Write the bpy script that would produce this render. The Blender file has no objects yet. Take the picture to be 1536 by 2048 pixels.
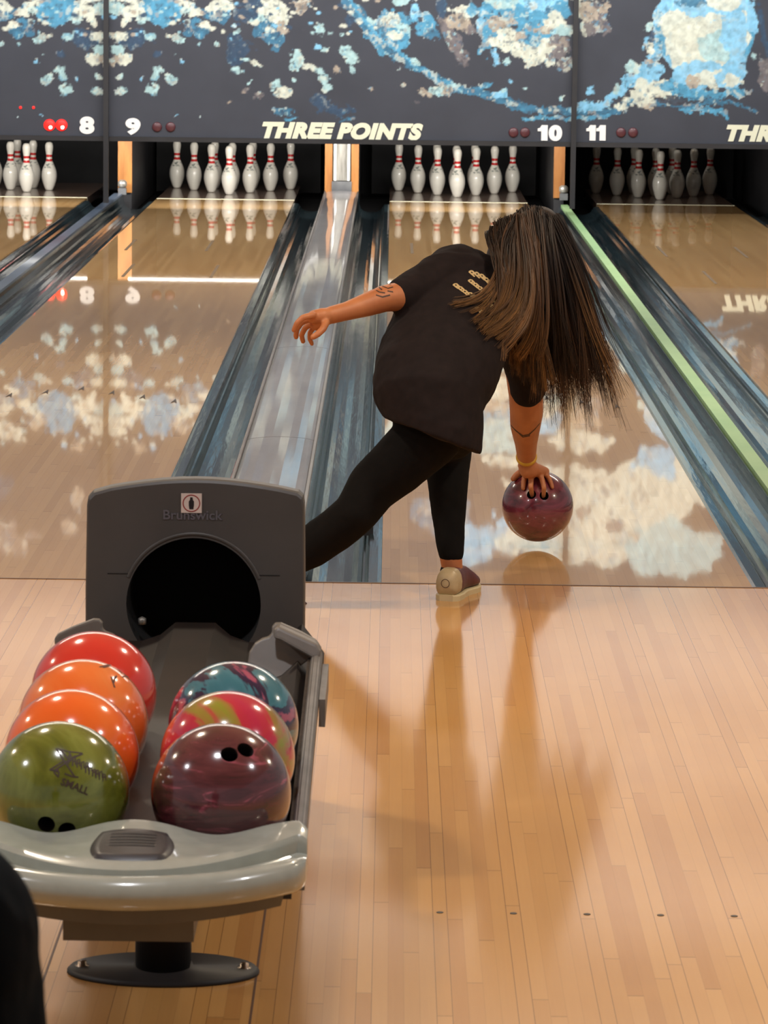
import bpy, bmesh, math, random
import numpy as np
from mathutils import Vector, Matrix
from mathutils.bvhtree import BVHTree
random.seed(7)
SC = bpy.context.scene
COL = SC.collection
PI = math.pi

# ------------------------------------------------------------------ camera
FPX = 7258.98
CAMP = Vector((-0.51169, -10.16631, 1.70488))
PITCH, YAW, ROLL = 0.14656, -0.00105, 0.01232
fw = Vector((math.sin(YAW)*math.cos(PITCH), math.cos(YAW)*math.cos(PITCH), -math.sin(PITCH)))
r0 = Vector((math.cos(YAW), -math.sin(YAW), 0)); u0 = r0.cross(fw)
RT = r0*math.cos(ROLL) + u0*math.sin(ROLL)
UP = -r0*math.sin(ROLL) + u0*math.cos(ROLL)
cam_d = bpy.data.cameras.new('camera')
cam = bpy.data.objects.new('camera', cam_d); COL.objects.link(cam)
m = Matrix((RT, UP, -fw)).transposed().to_4x4(); m.translation = CAMP
cam.matrix_world = m
cam_d.sensor_fit = 'VERTICAL'; cam_d.sensor_height = 36.0; cam_d.sensor_width = 27.0
cam_d.lens = FPX/2048*36.0
cam_d.dof.use_dof = True; cam_d.dof.focus_distance = 10.6; cam_d.dof.aperture_fstop = 22
cam_d.clip_start = 0.3; cam_d.clip_end = 100
SC.camera = cam
SC.view_settings.view_transform = 'Standard'; SC.view_settings.look = 'None'
SC.view_settings.gamma = 1; SC.view_settings.use_curve_mapping = False
SC.view_settings.exposure = 0.0

def at(px, py, Y):
    d = fw*FPX + RT*(px-768) + UP*(1024-py)
    return CAMP + d*((Y-CAMP.y)/d.y)
def floor_at(px, py, z=0.0):
    d = fw*FPX + RT*(px-768) + UP*(1024-py)
    return CAMP + d*((z-CAMP.z)/d.z)
def px_scale(Y): return FPX/((Y-CAMP.y))

# ------------------------------------------------------------------ world and lights
w = bpy.data.worlds.new('world'); SC.world = w; w.use_nodes = True
bg = w.node_tree.nodes['Background']; bg.inputs[0].default_value = (0.98, 0.95, 0.90, 1); bg.inputs[1].default_value = 0.27

def area(name, loc, target, sx, sy, power, col, spread=PI):
    l = bpy.data.lights.new(name, 'AREA'); l.shape = 'RECTANGLE'; l.size = sx; l.size_y = sy
    l.energy = power; l.color = col; l.spread = spread
    o = bpy.data.objects.new(name, l); COL.objects.link(o); o.location = loc
    o.rotation_euler = (Vector(target)-Vector(loc)).to_track_quat('-Z', 'Y').to_euler()
    return o
# area lights without fittings, added to brighten the masking units and the far ceiling
area('mask_fill_light', (-0.9, 13.2, 3.25), (-0.9, 16.2, 1.3), 9.0, 0.3, 250, (0.97, 0.99, 1.0))
area('ceiling_fill_light', (-0.9, 9.5, 2.6), (-0.9, 14.0, 3.6), 9.0, 0.6, 160, (0.98, 0.95, 0.93))
# fill lights added above the lanes to lift the wood; no fixture is modelled
area('lane_fill_near', (-0.9, 5.0, 3.4), (-0.9, 5.0, 0.0), 8.0, 0.5, 215, (1.0, 0.93, 0.81))
area('lane_fill_far', (-0.9, 10.0, 3.4), (-0.9, 10.6, 0.0), 8.0, 0.5, 90, (1.0, 0.94, 0.84), math.radians(100))

# ------------------------------------------------------------------ helpers
def tag(o, label=None, cat=None, group=None, kind=None):
    if label: o['label'] = label
    if cat: o['category'] = cat
    if group: o['group'] = group
    if kind: o['kind'] = kind
    return o
def empty(name, loc, label=None, cat=None, group=None):
    o = bpy.data.objects.new(name, None); COL.objects.link(o); o.location = loc
    o.empty_display_size = 0.05
    return tag(o, label, cat, group)
def link_mesh(name, me, mat, parent=None, smooth=False, origin=None):
    if mat is not None and len(me.materials) == 0: me.materials.append(mat)
    if smooth:
        me.polygons.foreach_set('use_smooth', [True]*len(me.polygons))
    o = bpy.data.objects.new(name, me); COL.objects.link(o)
    if origin is not None:
        me.transform(Matrix.Translation(-Vector(origin)))
        o.location = origin
    if parent:
        o.parent = parent; q = parent; wl = Vector((0, 0, 0))
        while q: wl += Vector(q.location); q = q.parent
        o.location = Vector(o.location)-wl
    return o
def mk(name, vs, fs, mat, parent=None, smooth=False, origin=None):
    me = bpy.data.meshes.new(name); me.from_pydata([tuple(v) for v in vs], [], fs); me.update()
    return link_mesh(name, me, mat, parent, smooth, origin)
def mkbm(name, bm, mat, parent=None, smooth=False, origin=None, bevel=0, seg=2):
    if bevel:
        bmesh.ops.bevel(bm, geom=[e for e in bm.edges if e.calc_face_angle(0) > 0.5], offset=bevel, segments=seg, affect='EDGES', profile=0.6)
    bmesh.ops.recalc_face_normals(bm, faces=bm.faces)
    me = bpy.data.meshes.new(name); bm.to_mesh(me); bm.free()
    return link_mesh(name, me, mat, parent, smooth, origin)
def box(bm, x0, x1, y0, y1, z0, z1):
    vs = [bm.verts.new((x, y, z)) for x in (x0, x1) for y in (y0, y1) for z in (z0, z1)]
    for f in ((0,1,3,2),(4,6,7,5),(0,4,5,1),(2,3,7,6),(0,2,6,4),(1,5,7,3)):
        bm.faces.new([vs[i] for i in f])
def add_box(name, x0, x1, y0, y1, z0, z1, mat, parent=None, bevel=0, **k):
    bm = bmesh.new(); box(bm, x0, x1, y0, y1, z0, z1)
    return mkbm(name, bm, mat, parent, bevel=bevel, **k)
def lathe(name, prof, mat, parent=None, seg=32, loc=(0,0,0), sx=1, sy=1, smooth=True):
    vs = []; fs = []
    n = len(prof)
    for j in range(seg):
        a = 2*PI*j/seg
        for (r, z) in prof: vs.append((r*sx*math.cos(a), r*sy*math.sin(a), z))
    for j in range(seg):
        for i in range(n-1):
            a, b = j*n+i, ((j+1) % seg)*n+i
            fs.append((a, b, b+1, a+1))
    bm = bmesh.new()
    me = bpy.data.meshes.new(name); me.from_pydata(vs, [], fs); bm.from_mesh(me)
    bmesh.ops.remove_doubles(bm, verts=bm.verts, dist=1e-5)
    bmesh.ops.holes_fill(bm, edges=[e for e in bm.edges if e.is_boundary], sides=seg)
    bmesh.ops.recalc_face_normals(bm, faces=bm.faces)
    bm.to_mesh(me); bm.free()
    if smooth: me.polygons.foreach_set('use_smooth', [True]*len(me.polygons))
    me.materials.append(mat)
    o = bpy.data.objects.new(name, me); COL.objects.link(o)
    o.location = loc
    if parent: o.parent = parent; o.location = Vector(loc)-Vector(parent.location)
    return o
def extrude_profile_y(name, prof, y0, y1, mat, parent=None, closed=False, smooth=False, ysteps=1, **k):
    vs = []; fs = []; n = len(prof)
    for s in range(ysteps+1):
        y = y0+(y1-y0)*s/ysteps
        for (x, z) in prof: vs.append((x, y, z))
    for s in range(ysteps):
        for i in range(n if closed else n-1):
            j = (i+1) % n
            fs.append((s*n+i, s*n+j, (s+1)*n+j, (s+1)*n+i))
    if closed:
        fs.append(tuple(range(n))); fs.append(tuple(reversed(range(ysteps*n, ysteps*n+n))))
    return mk(name, vs, fs, mat, parent, smooth, **k)
def apply_mods(o):
    dg = bpy.context.evaluated_depsgraph_get()
    me = bpy.data.meshes.new_from_object(o.evaluated_get(dg), depsgraph=dg)
    old = o.data; o.modifiers.clear(); o.data = me
    return o

# ------------------------------------------------------------------ materials
def newmat(name, col=(0.5,0.5,0.5), rough=0.5, metal=0.0, coat=0.0, coat_rough=0.05, spec=0.5, sheen=0.0):
    mt = bpy.data.materials.new(name); mt.use_nodes = True
    b = mt.node_tree.nodes['Principled BSDF']
    b.inputs['Base Color'].default_value = (*col, 1)
    b.inputs['Roughness'].default_value = rough; b.inputs['Metallic'].default_value = metal
    b.inputs['Coat Weight'].default_value = coat; b.inputs['Coat Roughness'].default_value = coat_rough
    b.inputs['Specular IOR Level'].default_value = spec
    b.inputs['Sheen Weight'].default_value = sheen
    return mt
class NT:
    def __init__(s, mt): s.nt = mt.node_tree; s.b = s.nt.nodes['Principled BSDF']
    def n(s, t, **k):
        x = s.nt.nodes.new(t)
        for a, v in k.items(): setattr(x, a, v)
        return x
    def l(s, a, b): s.nt.links.new(a, b)
    def math(s, op, a, b=None, c=None, clamp=False):
        x = s.n('ShaderNodeMath', operation=op); x.use_clamp = clamp
        for i, v in enumerate((a, b, c)):
            if v is None: continue
            if isinstance(v, (int, float)): x.inputs[i].default_value = v
            else: s.l(v, x.inputs[i])
        return x.outputs[0]
    def coord(s, kind='Object'): return s.n('ShaderNodeTexCoord').outputs[kind]
    def mapping(s, vec, scale=(1,1,1), rot=(0,0,0), loc=(0,0,0)):
        x = s.n('ShaderNodeMapping'); x.inputs['Scale'].default_value = scale
        x.inputs['Rotation'].default_value = rot; x.inputs['Location'].default_value = loc
        s.l(vec, x.inputs[0]); return x.outputs[0]
    def noise(s, vec, scale, detail=3, rough=0.55, dist=0.0):
        x = s.n('ShaderNodeTexNoise'); x.inputs['Scale'].default_value = scale
        x.inputs['Detail'].default_value = detail; x.inputs['Roughness'].default_value = rough
        x.inputs['Distortion'].default_value = dist
        s.l(vec, x.inputs['Vector']); return x.outputs['Fac']
    def ramp(s, fac, stops, interp='LINEAR'):
        x = s.n('ShaderNodeValToRGB'); x.color_ramp.interpolation = interp
        el = x.color_ramp.elements
        while len(el) < len(stops): el.new(0.5)
        for e, (p, c) in zip(el, stops):
            e.position = p; e.color = (*c, 1) if len(c) == 3 else c
        s.l(fac, x.inputs[0]); return x.outputs[0]
    def mix(s, fac, a, b, mode='MIX'):
        x = s.n('ShaderNodeMix', data_type='RGBA', blend_type=mode)
        for sock, v in ((x.inputs[0], fac), (x.inputs[6], a), (x.inputs[7], b)):
            if isinstance(v, (int, float)): sock.default_value = v
            elif isinstance(v, tuple): sock.default_value = (*v, 1) if len(v) == 3 else v
            else: s.l(v, sock)
        return x.outputs[2]
    def bump(s, h, strength=0.2, dist=0.01):
        x = s.n('ShaderNodeBump'); x.inputs['Strength'].default_value = strength; x.inputs['Distance'].default_value = dist
        s.l(h, x.inputs['Height']); return x.outputs[0]
def srgb(r, g, b):
    f = lambda c: (c/255/12.92) if c/255 <= 0.04045 else ((c/255+0.055)/1.055)**2.4
    return (f(r), f(g), f(b))

BOARD = 0.0271
def wood(name, ca, cb, cc, seam, seamk, seglen, coat, crough, tonek=1.0, groups=True):
    mt = newmat(name, ca, 0.5, coat=coat, coat_rough=crough, spec=0.12)
    t = NT(mt); v = t.coord()
    sp = t.n('ShaderNodeSeparateXYZ'); t.l(v, sp.inputs[0])
    xb = t.math('ADD', t.math('DIVIDE', sp.outputs[0], BOARD), 0.5)
    ix = t.math('FLOOR', xb); fx = t.math('FRACT', xb)
    wn = t.n('ShaderNodeTexWhiteNoise', noise_dimensions='1D'); t.l(ix, wn.inputs['W'])
    yy = t.math('ADD', t.math('DIVIDE', sp.outputs[1], seglen), t.math('MULTIPLY', wn.outputs[0], 7.0))
    iy = t.math('FLOOR', yy)
    cmb = t.n('ShaderNodeCombineXYZ'); t.l(ix, cmb.inputs[0]); t.l(iy, cmb.inputs[1])
    w2 = t.n('ShaderNodeTexWhiteNoise', noise_dimensions='3D'); t.l(cmb.outputs[0], w2.inputs[0])
    base = t.ramp(w2.outputs[0], [(0.0, ca), (0.5, cb), (1.0, cc)])
    g = t.noise(t.mapping(v, scale=(55, 1.6, 1)), 3.0, 4, 0.6)
    g2 = t.noise(t.mapping(v, scale=(1.2, 0.9, 1)), 1.5, 3)
    base = t.mix(0.22*tonek, base, t.ramp(g, [(0.3, cc), (0.7, ca)]))
    base = t.mix(0.25, base, t.ramp(g2, [(0.3, cb), (0.7, cc)]))
    # seams between boards
    e = t.math('ABSOLUTE', t.math('SUBTRACT', fx, 0.5))
    s1 = t.math('GREATER_THAN', e, 0.462)
    if groups:
        m5 = t.math('PINGPONG', t.math('ADD', ix, 0.0), 2.5)  # strong seams either side of every fifth board
        is5 = t.math('LESS_THAN', t.math('ABSOLUTE', t.math('SUBTRACT', t.math('MODULO', t.math('ADD', ix, 1000.0), 5.0), 0.0)), 0.5)
        k = t.math('ADD', t.math('MULTIPLY', is5, 0.72), 0.10)
    else: k = 0.2
    seamf = t.math('MULTIPLY', t.math('MULTIPLY', s1, k), seamk)
    base = t.mix(seamf, base, seam)
    # butt joints and small scuffs
    fy = t.math('FRACT', yy)
    bj = t.math('MULTIPLY', t.math('LESS_THAN', fy, 0.006/seglen), 0.35)
    base = t.mix(bj, base, seam)
    t.l(base, t.b.inputs['Base Color'])
    bn = t.noise(t.mapping(v, scale=(9, 2.2, 1)), 2.0, 2)
    bp = t.bump(bn, 0.05, 0.004); t.l(bp, t.b.inputs['Normal']); t.l(t.bump(t.noise(t.mapping(v, scale=(24, 4, 1)), 1.5, 2), 0.018, 0.003), t.b.inputs['Coat Normal'])
    t.b.inputs['Coat IOR'].default_value = 1.5
    return mt
M = {}
M['approach'] = wood('approach_maple', srgb(204,152,86), srgb(217,167,102), srgb(184,128,68), srgb(104,66,34), 1.0, 1.3, 1.0, 0.11)
M['lane'] = wood('lane_maple', srgb(216,176,120), srgb(204,162,108), srgb(188,146,93), srgb(90,60,34), 0.5, 1.1, 1.0, 0.025, groups=False)
M['deck'] = newmat('pin_deck', srgb(120,92,76), 0.4, coat=.8, coat_rough=0.06)
def noisy(name, c1, c2, scale, rough, bumpk=0.0, stretch=(1,1,1), **k):
    mt = newmat(name, c1, rough, **k); t = NT(mt); v = t.mapping(t.coord(), scale=stretch)
    f = t.noise(v, scale, 4)
    t.l(t.ramp(f, [(0.3, c1), (0.7, c2)]), t.b.inputs['Base Color'])
    if bumpk: t.l(t.bump(t.noise(v, scale*3, 3), bumpk, 0.01), t.b.inputs['Normal'])
    return mt
M['gutter'] = noisy('gutter_plastic', (0.010,0.016,0.020), (0.024,0.040,0.047), 2.0, 0.10, 0.16, (3.5,0.3,1), spec=0.22)
M['cap_grey'] = noisy('cap_grey_plastic', srgb(120,118,122), srgb(150,146,148), 3.0, 0.3, 0.03, (3,0.6,1), coat=0.7, coat_rough=0.06)
M['cap_trim'] = noisy('cap_trim_metal', srgb(165,158,152), srgb(135,130,126), 3.0, 0.3, metal=0.6)
M['cap_green'] = noisy('cap_green_strip', srgb(150,190,135), srgb(172,205,150), 2.0, 0.4)
M['cap_blue'] = noisy('cap_steel_strip', srgb(110,128,150), srgb(70,84,104), 3.0, 0.3, stretch=(1,0.5,1), coat=0.5)
M['black'] = noisy('black_paint', (0.010,0.010,0.012), (0.02,0.02,0.024), 3.0, 0.5)
M['curtain'] = noisy('pit_curtain', (0.006,0.006,0.007), (0.012,0.012,0.013), 4.0, 0.8)
M['orangewood'] = noisy('kickback_wood', srgb(180,124,64), srgb(140,88,42), 3.0, 0.4, stretch=(6,6,1))
M['silver'] = noisy('brushed_metal', srgb(190,188,180), srgb(120,118,112), 6.0, 0.35, stretch=(5,5,0.6), metal=0.5)
M['greymetal'] = noisy('grey_metal', srgb(120,122,124), srgb(80,82,86), 8.0, 0.4, metal=0.4)
M['white'] = newmat('white_letter', srgb(240,240,236), 0.5)
M['cream'] = newmat('cream_letter', srgb(226,226,200), 0.5)
M['ceiling'] = noisy('ceiling_paint', (0.78,0.74,0.72), (0.70,0.66,0.64), 0.8, 0.9)
M['wall'] = noisy('wall_paint', (0.70,0.66,0.64), (0.62,0.58,0.56), 0.8, 0.9)
M['dark'] = newmat('dark_marker', srgb(52,40,30), 0.5)
M['dash'] = newmat('lane_dash', srgb(104,84,58), 0.5)
M['line'] = newmat('foul_line_inlay', srgb(92,62,42), 0.5)
def emis(name, col, s):
    mt = newmat(name, (0,0,0), 0.5); b = mt.node_tree.nodes['Principled BSDF']
    b.inputs['Emission Color'].default_value = (*col, 1); b.inputs['Emission Strength'].default_value = s
    return mt
M['tube'] = emis('pin_light_tube', (1.0,0.96,0.88), 9.0)
M['lampwarm'] = emis('warm_lamp', (1.0,0.80,0.50), 22.0)
M['lampcool'] = emis('cool_lamp', (0.88,0.94,1.0), 16.0)
M['redglow'] = emis('red_glow', (1.0,0.012,0.008), 2.6)
M['redhot'] = emis('red_lamp_core', (1.0,0.45,0.35), 22.0)
M['reddim'] = newmat('red_lamp_off', srgb(84,44,50), 0.3)
M['rim'] = newmat('lamp_rim', (0.5,0.48,0.45), 0.4)

# ------------------------------------------------------------------ shell
P9, P11 = -1.783, 1.586
LANES = {8: -3.369, 9: P9, 10: 0.0, 11: P11}
YM = 16.157          # masking unit plane
ZM = 0.525           # its lower edge
fl = add_box('floor', -6.5, 5.5, -13.0, 0.0, -0.05, 0.0, M['approach']); tag(fl, kind='structure')
sub = add_box('trim_1', -6.5, 5.5, 0.0, 21.0, -0.25, -0.12, M['black']); tag(sub, kind='structure')
ce = add_box('ceiling', -6.5, 5.5, -13.0, 21.0, 3.55, 3.62, M['ceiling']); tag(ce, kind='structure')
wb = add_box('wall_back', -6.5, 5.5, YM+0.10, YM+0.2, 2.95, 3.55, M['wall']); tag(wb, kind='structure')
we = add_box('wall_end', -6.5, 5.5, 20.6, 20.7, -0.3, 3.0, M['curtain']); tag(we, kind='structure')

# ------------------------------------------------------------------ lanes
HW = 0.527; GW = 0.235
def lane(no, X, label):
    t = empty('bowling_lane', (X, 0, 0), label, 'bowling lane', 'glossy maple bowling lanes')
    add_box('lane_bed', X-HW, X+HW, 0.004, 17.66, -0.06, 0.0, M['lane'], t)
    add_box('pin_deck', X-HW, X+HW, 17.69, 19.6, -0.06, 0.0, M['deck'], t)
    s = add_box('deck_joint_shine', X-HW, X+HW, 17.66, 17.69, -0.06, 0.002, M['cream'], t); s['label'] = 'pale painted shine along the lane joint in front of the pins'  # cream colour stands in for the shine along the pin-deck joint
    # seven aiming arrows
    for k in range(-3, 4):
        ax = X + k*0.1355; ay = 4.80 - 0.135*abs(k)
        mk('aiming_arrow', [(ax-0.013, ay-0.10, .0012), (ax+0.013, ay-0.10, .0012), (ax, ay+0.06, .0012), (ax, ay-0.05, .0012)],
           [(0, 3, 2), (3, 1, 2)], M['dark'], t)
    for (dx, y0, y1) in ((-0.25, 10.4, 11.3), (0.25, 10.4, 11.3), (-0.38, 12.4, 13.3), (0.12, 12.4, 13.3)):
        mk('target_dash', [(X+dx-.009, y0, .0012), (X+dx+.009, y0, .0012), (X+dx+.009, y1, .0012), (X+dx-.009, y1, .0012)], [(0,1,2,3)], M['dash'], t)
    return t
lane(8, LANES[8], 'glossy maple lane eight at the far left edge, under the glowing red lamps')
lane(9, LANES[9], 'glossy maple lane nine with a full rack of pins, left of the grey raised cover')
lane(10, LANES[10], 'glossy maple lane ten that the bowler is throwing onto')
lane(11, LANES[11], 'glossy maple lane eleven at the right, its pins standing unlit in the dark')
fo = add_box('foul_line', -6.4, 5.4, -0.006, 0.004, -0.05, 0.0015, M['line']); tag(fo, 'thin dark foul line across the front end of the lanes', 'foul line')

def gutter_prof(side, X, wall):
    # side +1: gutter to the right of lane centre X
    pts = [(HW, 0.0-0.004), (HW+0.012, -0.002), (HW+0.038, -0.004), (HW+0.046, -0.012), (HW+0.050, -0.022)]
    for k in range(11):
        a = PI*k/10
        pts.append((HW+0.138-0.082*math.cos(a), -0.024-0.040*math.sin(a)))
    pts += [(HW+0.226, -0.010), (HW+0.230, wall*0.6), (HW+GW, wall)]
    return [(X+side*x, z) for (x, z) in pts]
def gutter(X, side, wall, label):
    p = gutter_prof(side, X, wall)
    q = p + [(p[-1][0], -0.10), (p[0][0], -0.10)]
    o = extrude_profile_y('gutter', q, 0.004, 17.34, M['gutter'], closed=True, smooth=False, ysteps=6)
    tag(o, label, 'gutter', 'dark lane gutters')
gutter(LANES[8], 1, 0.045, 'dark gutter right of lane 8, left of the steel-blue divider strip')
gutter(LANES[9], -1, 0.045, 'dark gutter left of lane 9, right of the steel-blue divider strip')
gutter(LANES[9], 1, 0.075, 'dark teal gutter right of lane 9, left of the grey raised cover')
gutter(LANES[10], -1, 0.075, 'dark teal gutter left of lane 10, right of the grey raised cover, behind the bowler')
gutter(LANES[10], 1, 0.0, 'dark teal gutter right of lane 10, left of the green divider strip')
gutter(LANES[11], -1, 0.0, 'dark teal gutter left of lane 11, right of the green divider strip')
gutter(LANES[11], 1, 0.045, 'dark gutter right of lane 11 at the right picture edge')

# raised grey cover between lanes 9 and 10
CX = P9/2
t = empty('ball_return_cover', (CX, 8, 0), 'long raised light grey cover running between lanes 9 and 10', 'cover')
W = 0.1295
def cap_prof(xo):
    return [(CX-W, -0.1), (CX-W, 0.082)] + [(CX+W*math.sin(a)*0.93, 0.082+0.016*math.cos(a)) for a in [(-1+2*k/12)*PI/2 for k in range(13)]] + [(CX+W, 0.082), (CX+W, -0.1)]
ys = [0.01, 2.5, 5.65, 10.7, 14.6, 17.3]
for a, b in zip(ys[:-1], ys[1:]):
    extrude_profile_y('cover_panel', cap_prof(0), a+0.004, b-0.004, M['cap_grey'], t, closed=True, smooth=False)
for s in (-1, 1):
    extrude_profile_y('cover_trim', [(CX+s*W*.99, 0.06), (CX+s*W*.99, 0.095), (CX+s*(W-0.010), 0.098), (CX+s*(W-0.010), 0.06)], 0.0, 17.3, M['cap_trim'], t, closed=True)
t = add_box('lane_divider', 0.793-.026, 0.793+.026, 0.01, 17.3, -0.08, 0.014, M['cap_green'], bevel=0.004); tag(t, 'narrow pale green divider strip between lanes 10 and 11', 'divider')
t = add_box('lane_divider', -2.576-.0305, -2.576+.0305, 0.01, 17.3, -0.08, 0.060, M['cap_blue'], bevel=0.008); tag(t, 'narrow steel-blue divider strip between lanes 8 and 9', 'divider')
# small foul detector recessed in the gutter edge
t = empty('foul_detector', (-0.56, 1.35, 0), 'small dark foul detector box set in the gutter edge beside lane 10', 'detector')
bm = bmesh.new(); box(bm, -0.600, -0.560, 0.95, 1.42, -0.010, 0.012); mkbm('detector_housing', bm, M['greymetal'], t, bevel=0.003)
add_box('detector_window', -0.594, -0.568, 1.0, 1.38, 0.0122, 0.0135, M['orangewood'], t)
add_box('detector_bracket', -0.602, -0.556, 0.945, 0.96, -0.01, 0.018, M['black'], t)

# approach dots, access panel
for k, lab in zip((-3, -2, -1, 0, 1), ('leftmost', 'second from the left', 'middle', 'second from the right', 'rightmost')):
    d = lathe('approach_dot', [(0.0, 0.0), (0.0066, 0.0), (0.0066, 0.0008), (0.0, 0.0008)], M['dark'], seg=20, loc=(k*0.1355, -3.66, 0), smooth=False)
    tag(d, f'small dark floor guide dot, {lab} of the row of five', 'floor dot', 'guide dots in the approach')
t = empty('access_panel', (CX, -4.6, 0), 'wooden access panel let into the approach under the ball return', 'floor panel')
add_box('panel_board', -1.09, -0.728, -6.2, -3.545, 0.0, 0.0012, M['approach'], t)
for (x0, x1, y0, y1) in ((-1.092, -1.088, -6.2, -3.545), (-0.730, -0.726, -6.2, -3.545), (-1.092, -0.726, -3.547, -3.543)):
    add_box('panel_seam', x0, x1, y0, y1, 0.0, 0.0016, M['line'], t)

# ------------------------------------------------------------------ pin decks: kickbacks, pit curtain, pin lights
KY = 17.38
def post(x0, x1, label):
    t = empty('kickback', ((x0+x1)/2, KY, 0), label, 'partition', 'partitions beside the pin decks')
    add_box('side_board', x0+0.004, x1-0.004, KY+0.02, 20.4, -0.1, 1.4, M['black'], t)
    add_box('front_edge', x0, x1, KY-0.01, KY+0.025, 0.06, 1.2, M['orangewood'], t, bevel=0.004)
post(-2.585, -2.480, 'wooden front edge of the partition left of the lane 9 pins')
post(CX-0.128, CX-0.072, 'wooden partition edge right of the lane 9 pins, left of the silver strip')
post(CX+0.072, CX+0.128, 'wooden partition edge left of the lane 10 pins, right of the silver strip')
post(0.712, 0.795, 'wooden partition edge right of the lane 10 pins, above the green strip')
post(P11+HW+GW+0.0, P11+HW+GW+0.07, 'wooden partition edge right of the unlit lane 11 pins')
t = empty('track_cover', (CX, KY, 0), 'silver vertical strip between two wooden partition edges at the end of the grey cover', 'strip')
add_box('strip_plate', CX-0.066, CX+0.066, KY+0.0, KY+0.02, 0.17, 1.1, M['silver'], t)
for s in (-1, 1): add_box('strip_rib', CX+s*0.05-.008, CX+s*0.05+.008, KY-0.012, KY, 0.17, 1.1, M['white'], t, bevel=0.003)
add_box('strip_foot', CX-0.075, CX+0.075, KY-0.02, KY+0.01, 0.08, 0.165, M['greymetal'], t, bevel=0.01)
for (x, lab) in ((-2.545, 'small grey bracket at the far end of the steel-blue divider strip'), (0.785, 'small grey bracket at the far end of the green divider strip')):
    t = empty('divider_bracket', (x, 17.32, 0), lab, 'bracket')
    bm = bmesh.new(); box(bm, x-0.03, x+0.03, 17.25, 17.33, 0.05, 0.10); mkbm('bracket_body', bm, M['greymetal'], t, bevel=0.01)
    lathe('bracket_knob', [(0.0, 0.10), (0.020, 0.10), (0.034, 0.115), (0.034, 0.145), (0.018, 0.16), (0.0, 0.16)], M['silver'], t, seg=20, loc=(x, 17.29, 0))
    bpy.context.view_layer.update()
for no in (8, 9, 10, 11):
    X = LANES[no]
    c = add_box('pit_curtain', X-0.68, X+0.68, 20.0, 20.05, -0.08, 1.3, M['curtain'])
    tag(c, 'black curtain behind the pins of lane '+{8: 'eight', 9: 'nine', 10: 'ten', 11: 'eleven'}[no], 'curtain', 'black pit curtains')
# ------------------------------------------------------------------ masking units with mural
def vnoise(u, v, s, seed):
    rs = np.random.RandomState(seed); G = rs.rand(256, 256)
    x = u/s; y = v/s; xi = np.floor(x).astype(int); yi = np.floor(y).astype(int)
    fx = x-xi; fy = y-yi; fx = fx*fx*(3-2*fx); fy = fy*fy*(3-2*fy)
    g = lambda a, b: G[a % 256, b % 256]
    return (g(xi, yi)*(1-fx)+g(xi+1, yi)*fx)*(1-fy) + (g(xi, yi+1)*(1-fx)+g(xi+1, yi+1)*fx)*fy
def fnoise(u, v, s, seed): return (vnoise(u, v, s, seed)*.55+vnoise(u, v, s/2, seed+1)*.28+vnoise(u, v, s/4, seed+2)*.17)-.5
WH = (208,212,196); PB = (166,200,202); BL = (80,150,184); MB = (60,112,142); DB = (52,74,98); TN = (168,156,140); GR = (112,106,108); DK = (62,63,72); LB = (130,190,222)
BLOBS = []   # u v ru rv angle colour roughness
def B(*a): BLOBS.extend(a)
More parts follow.
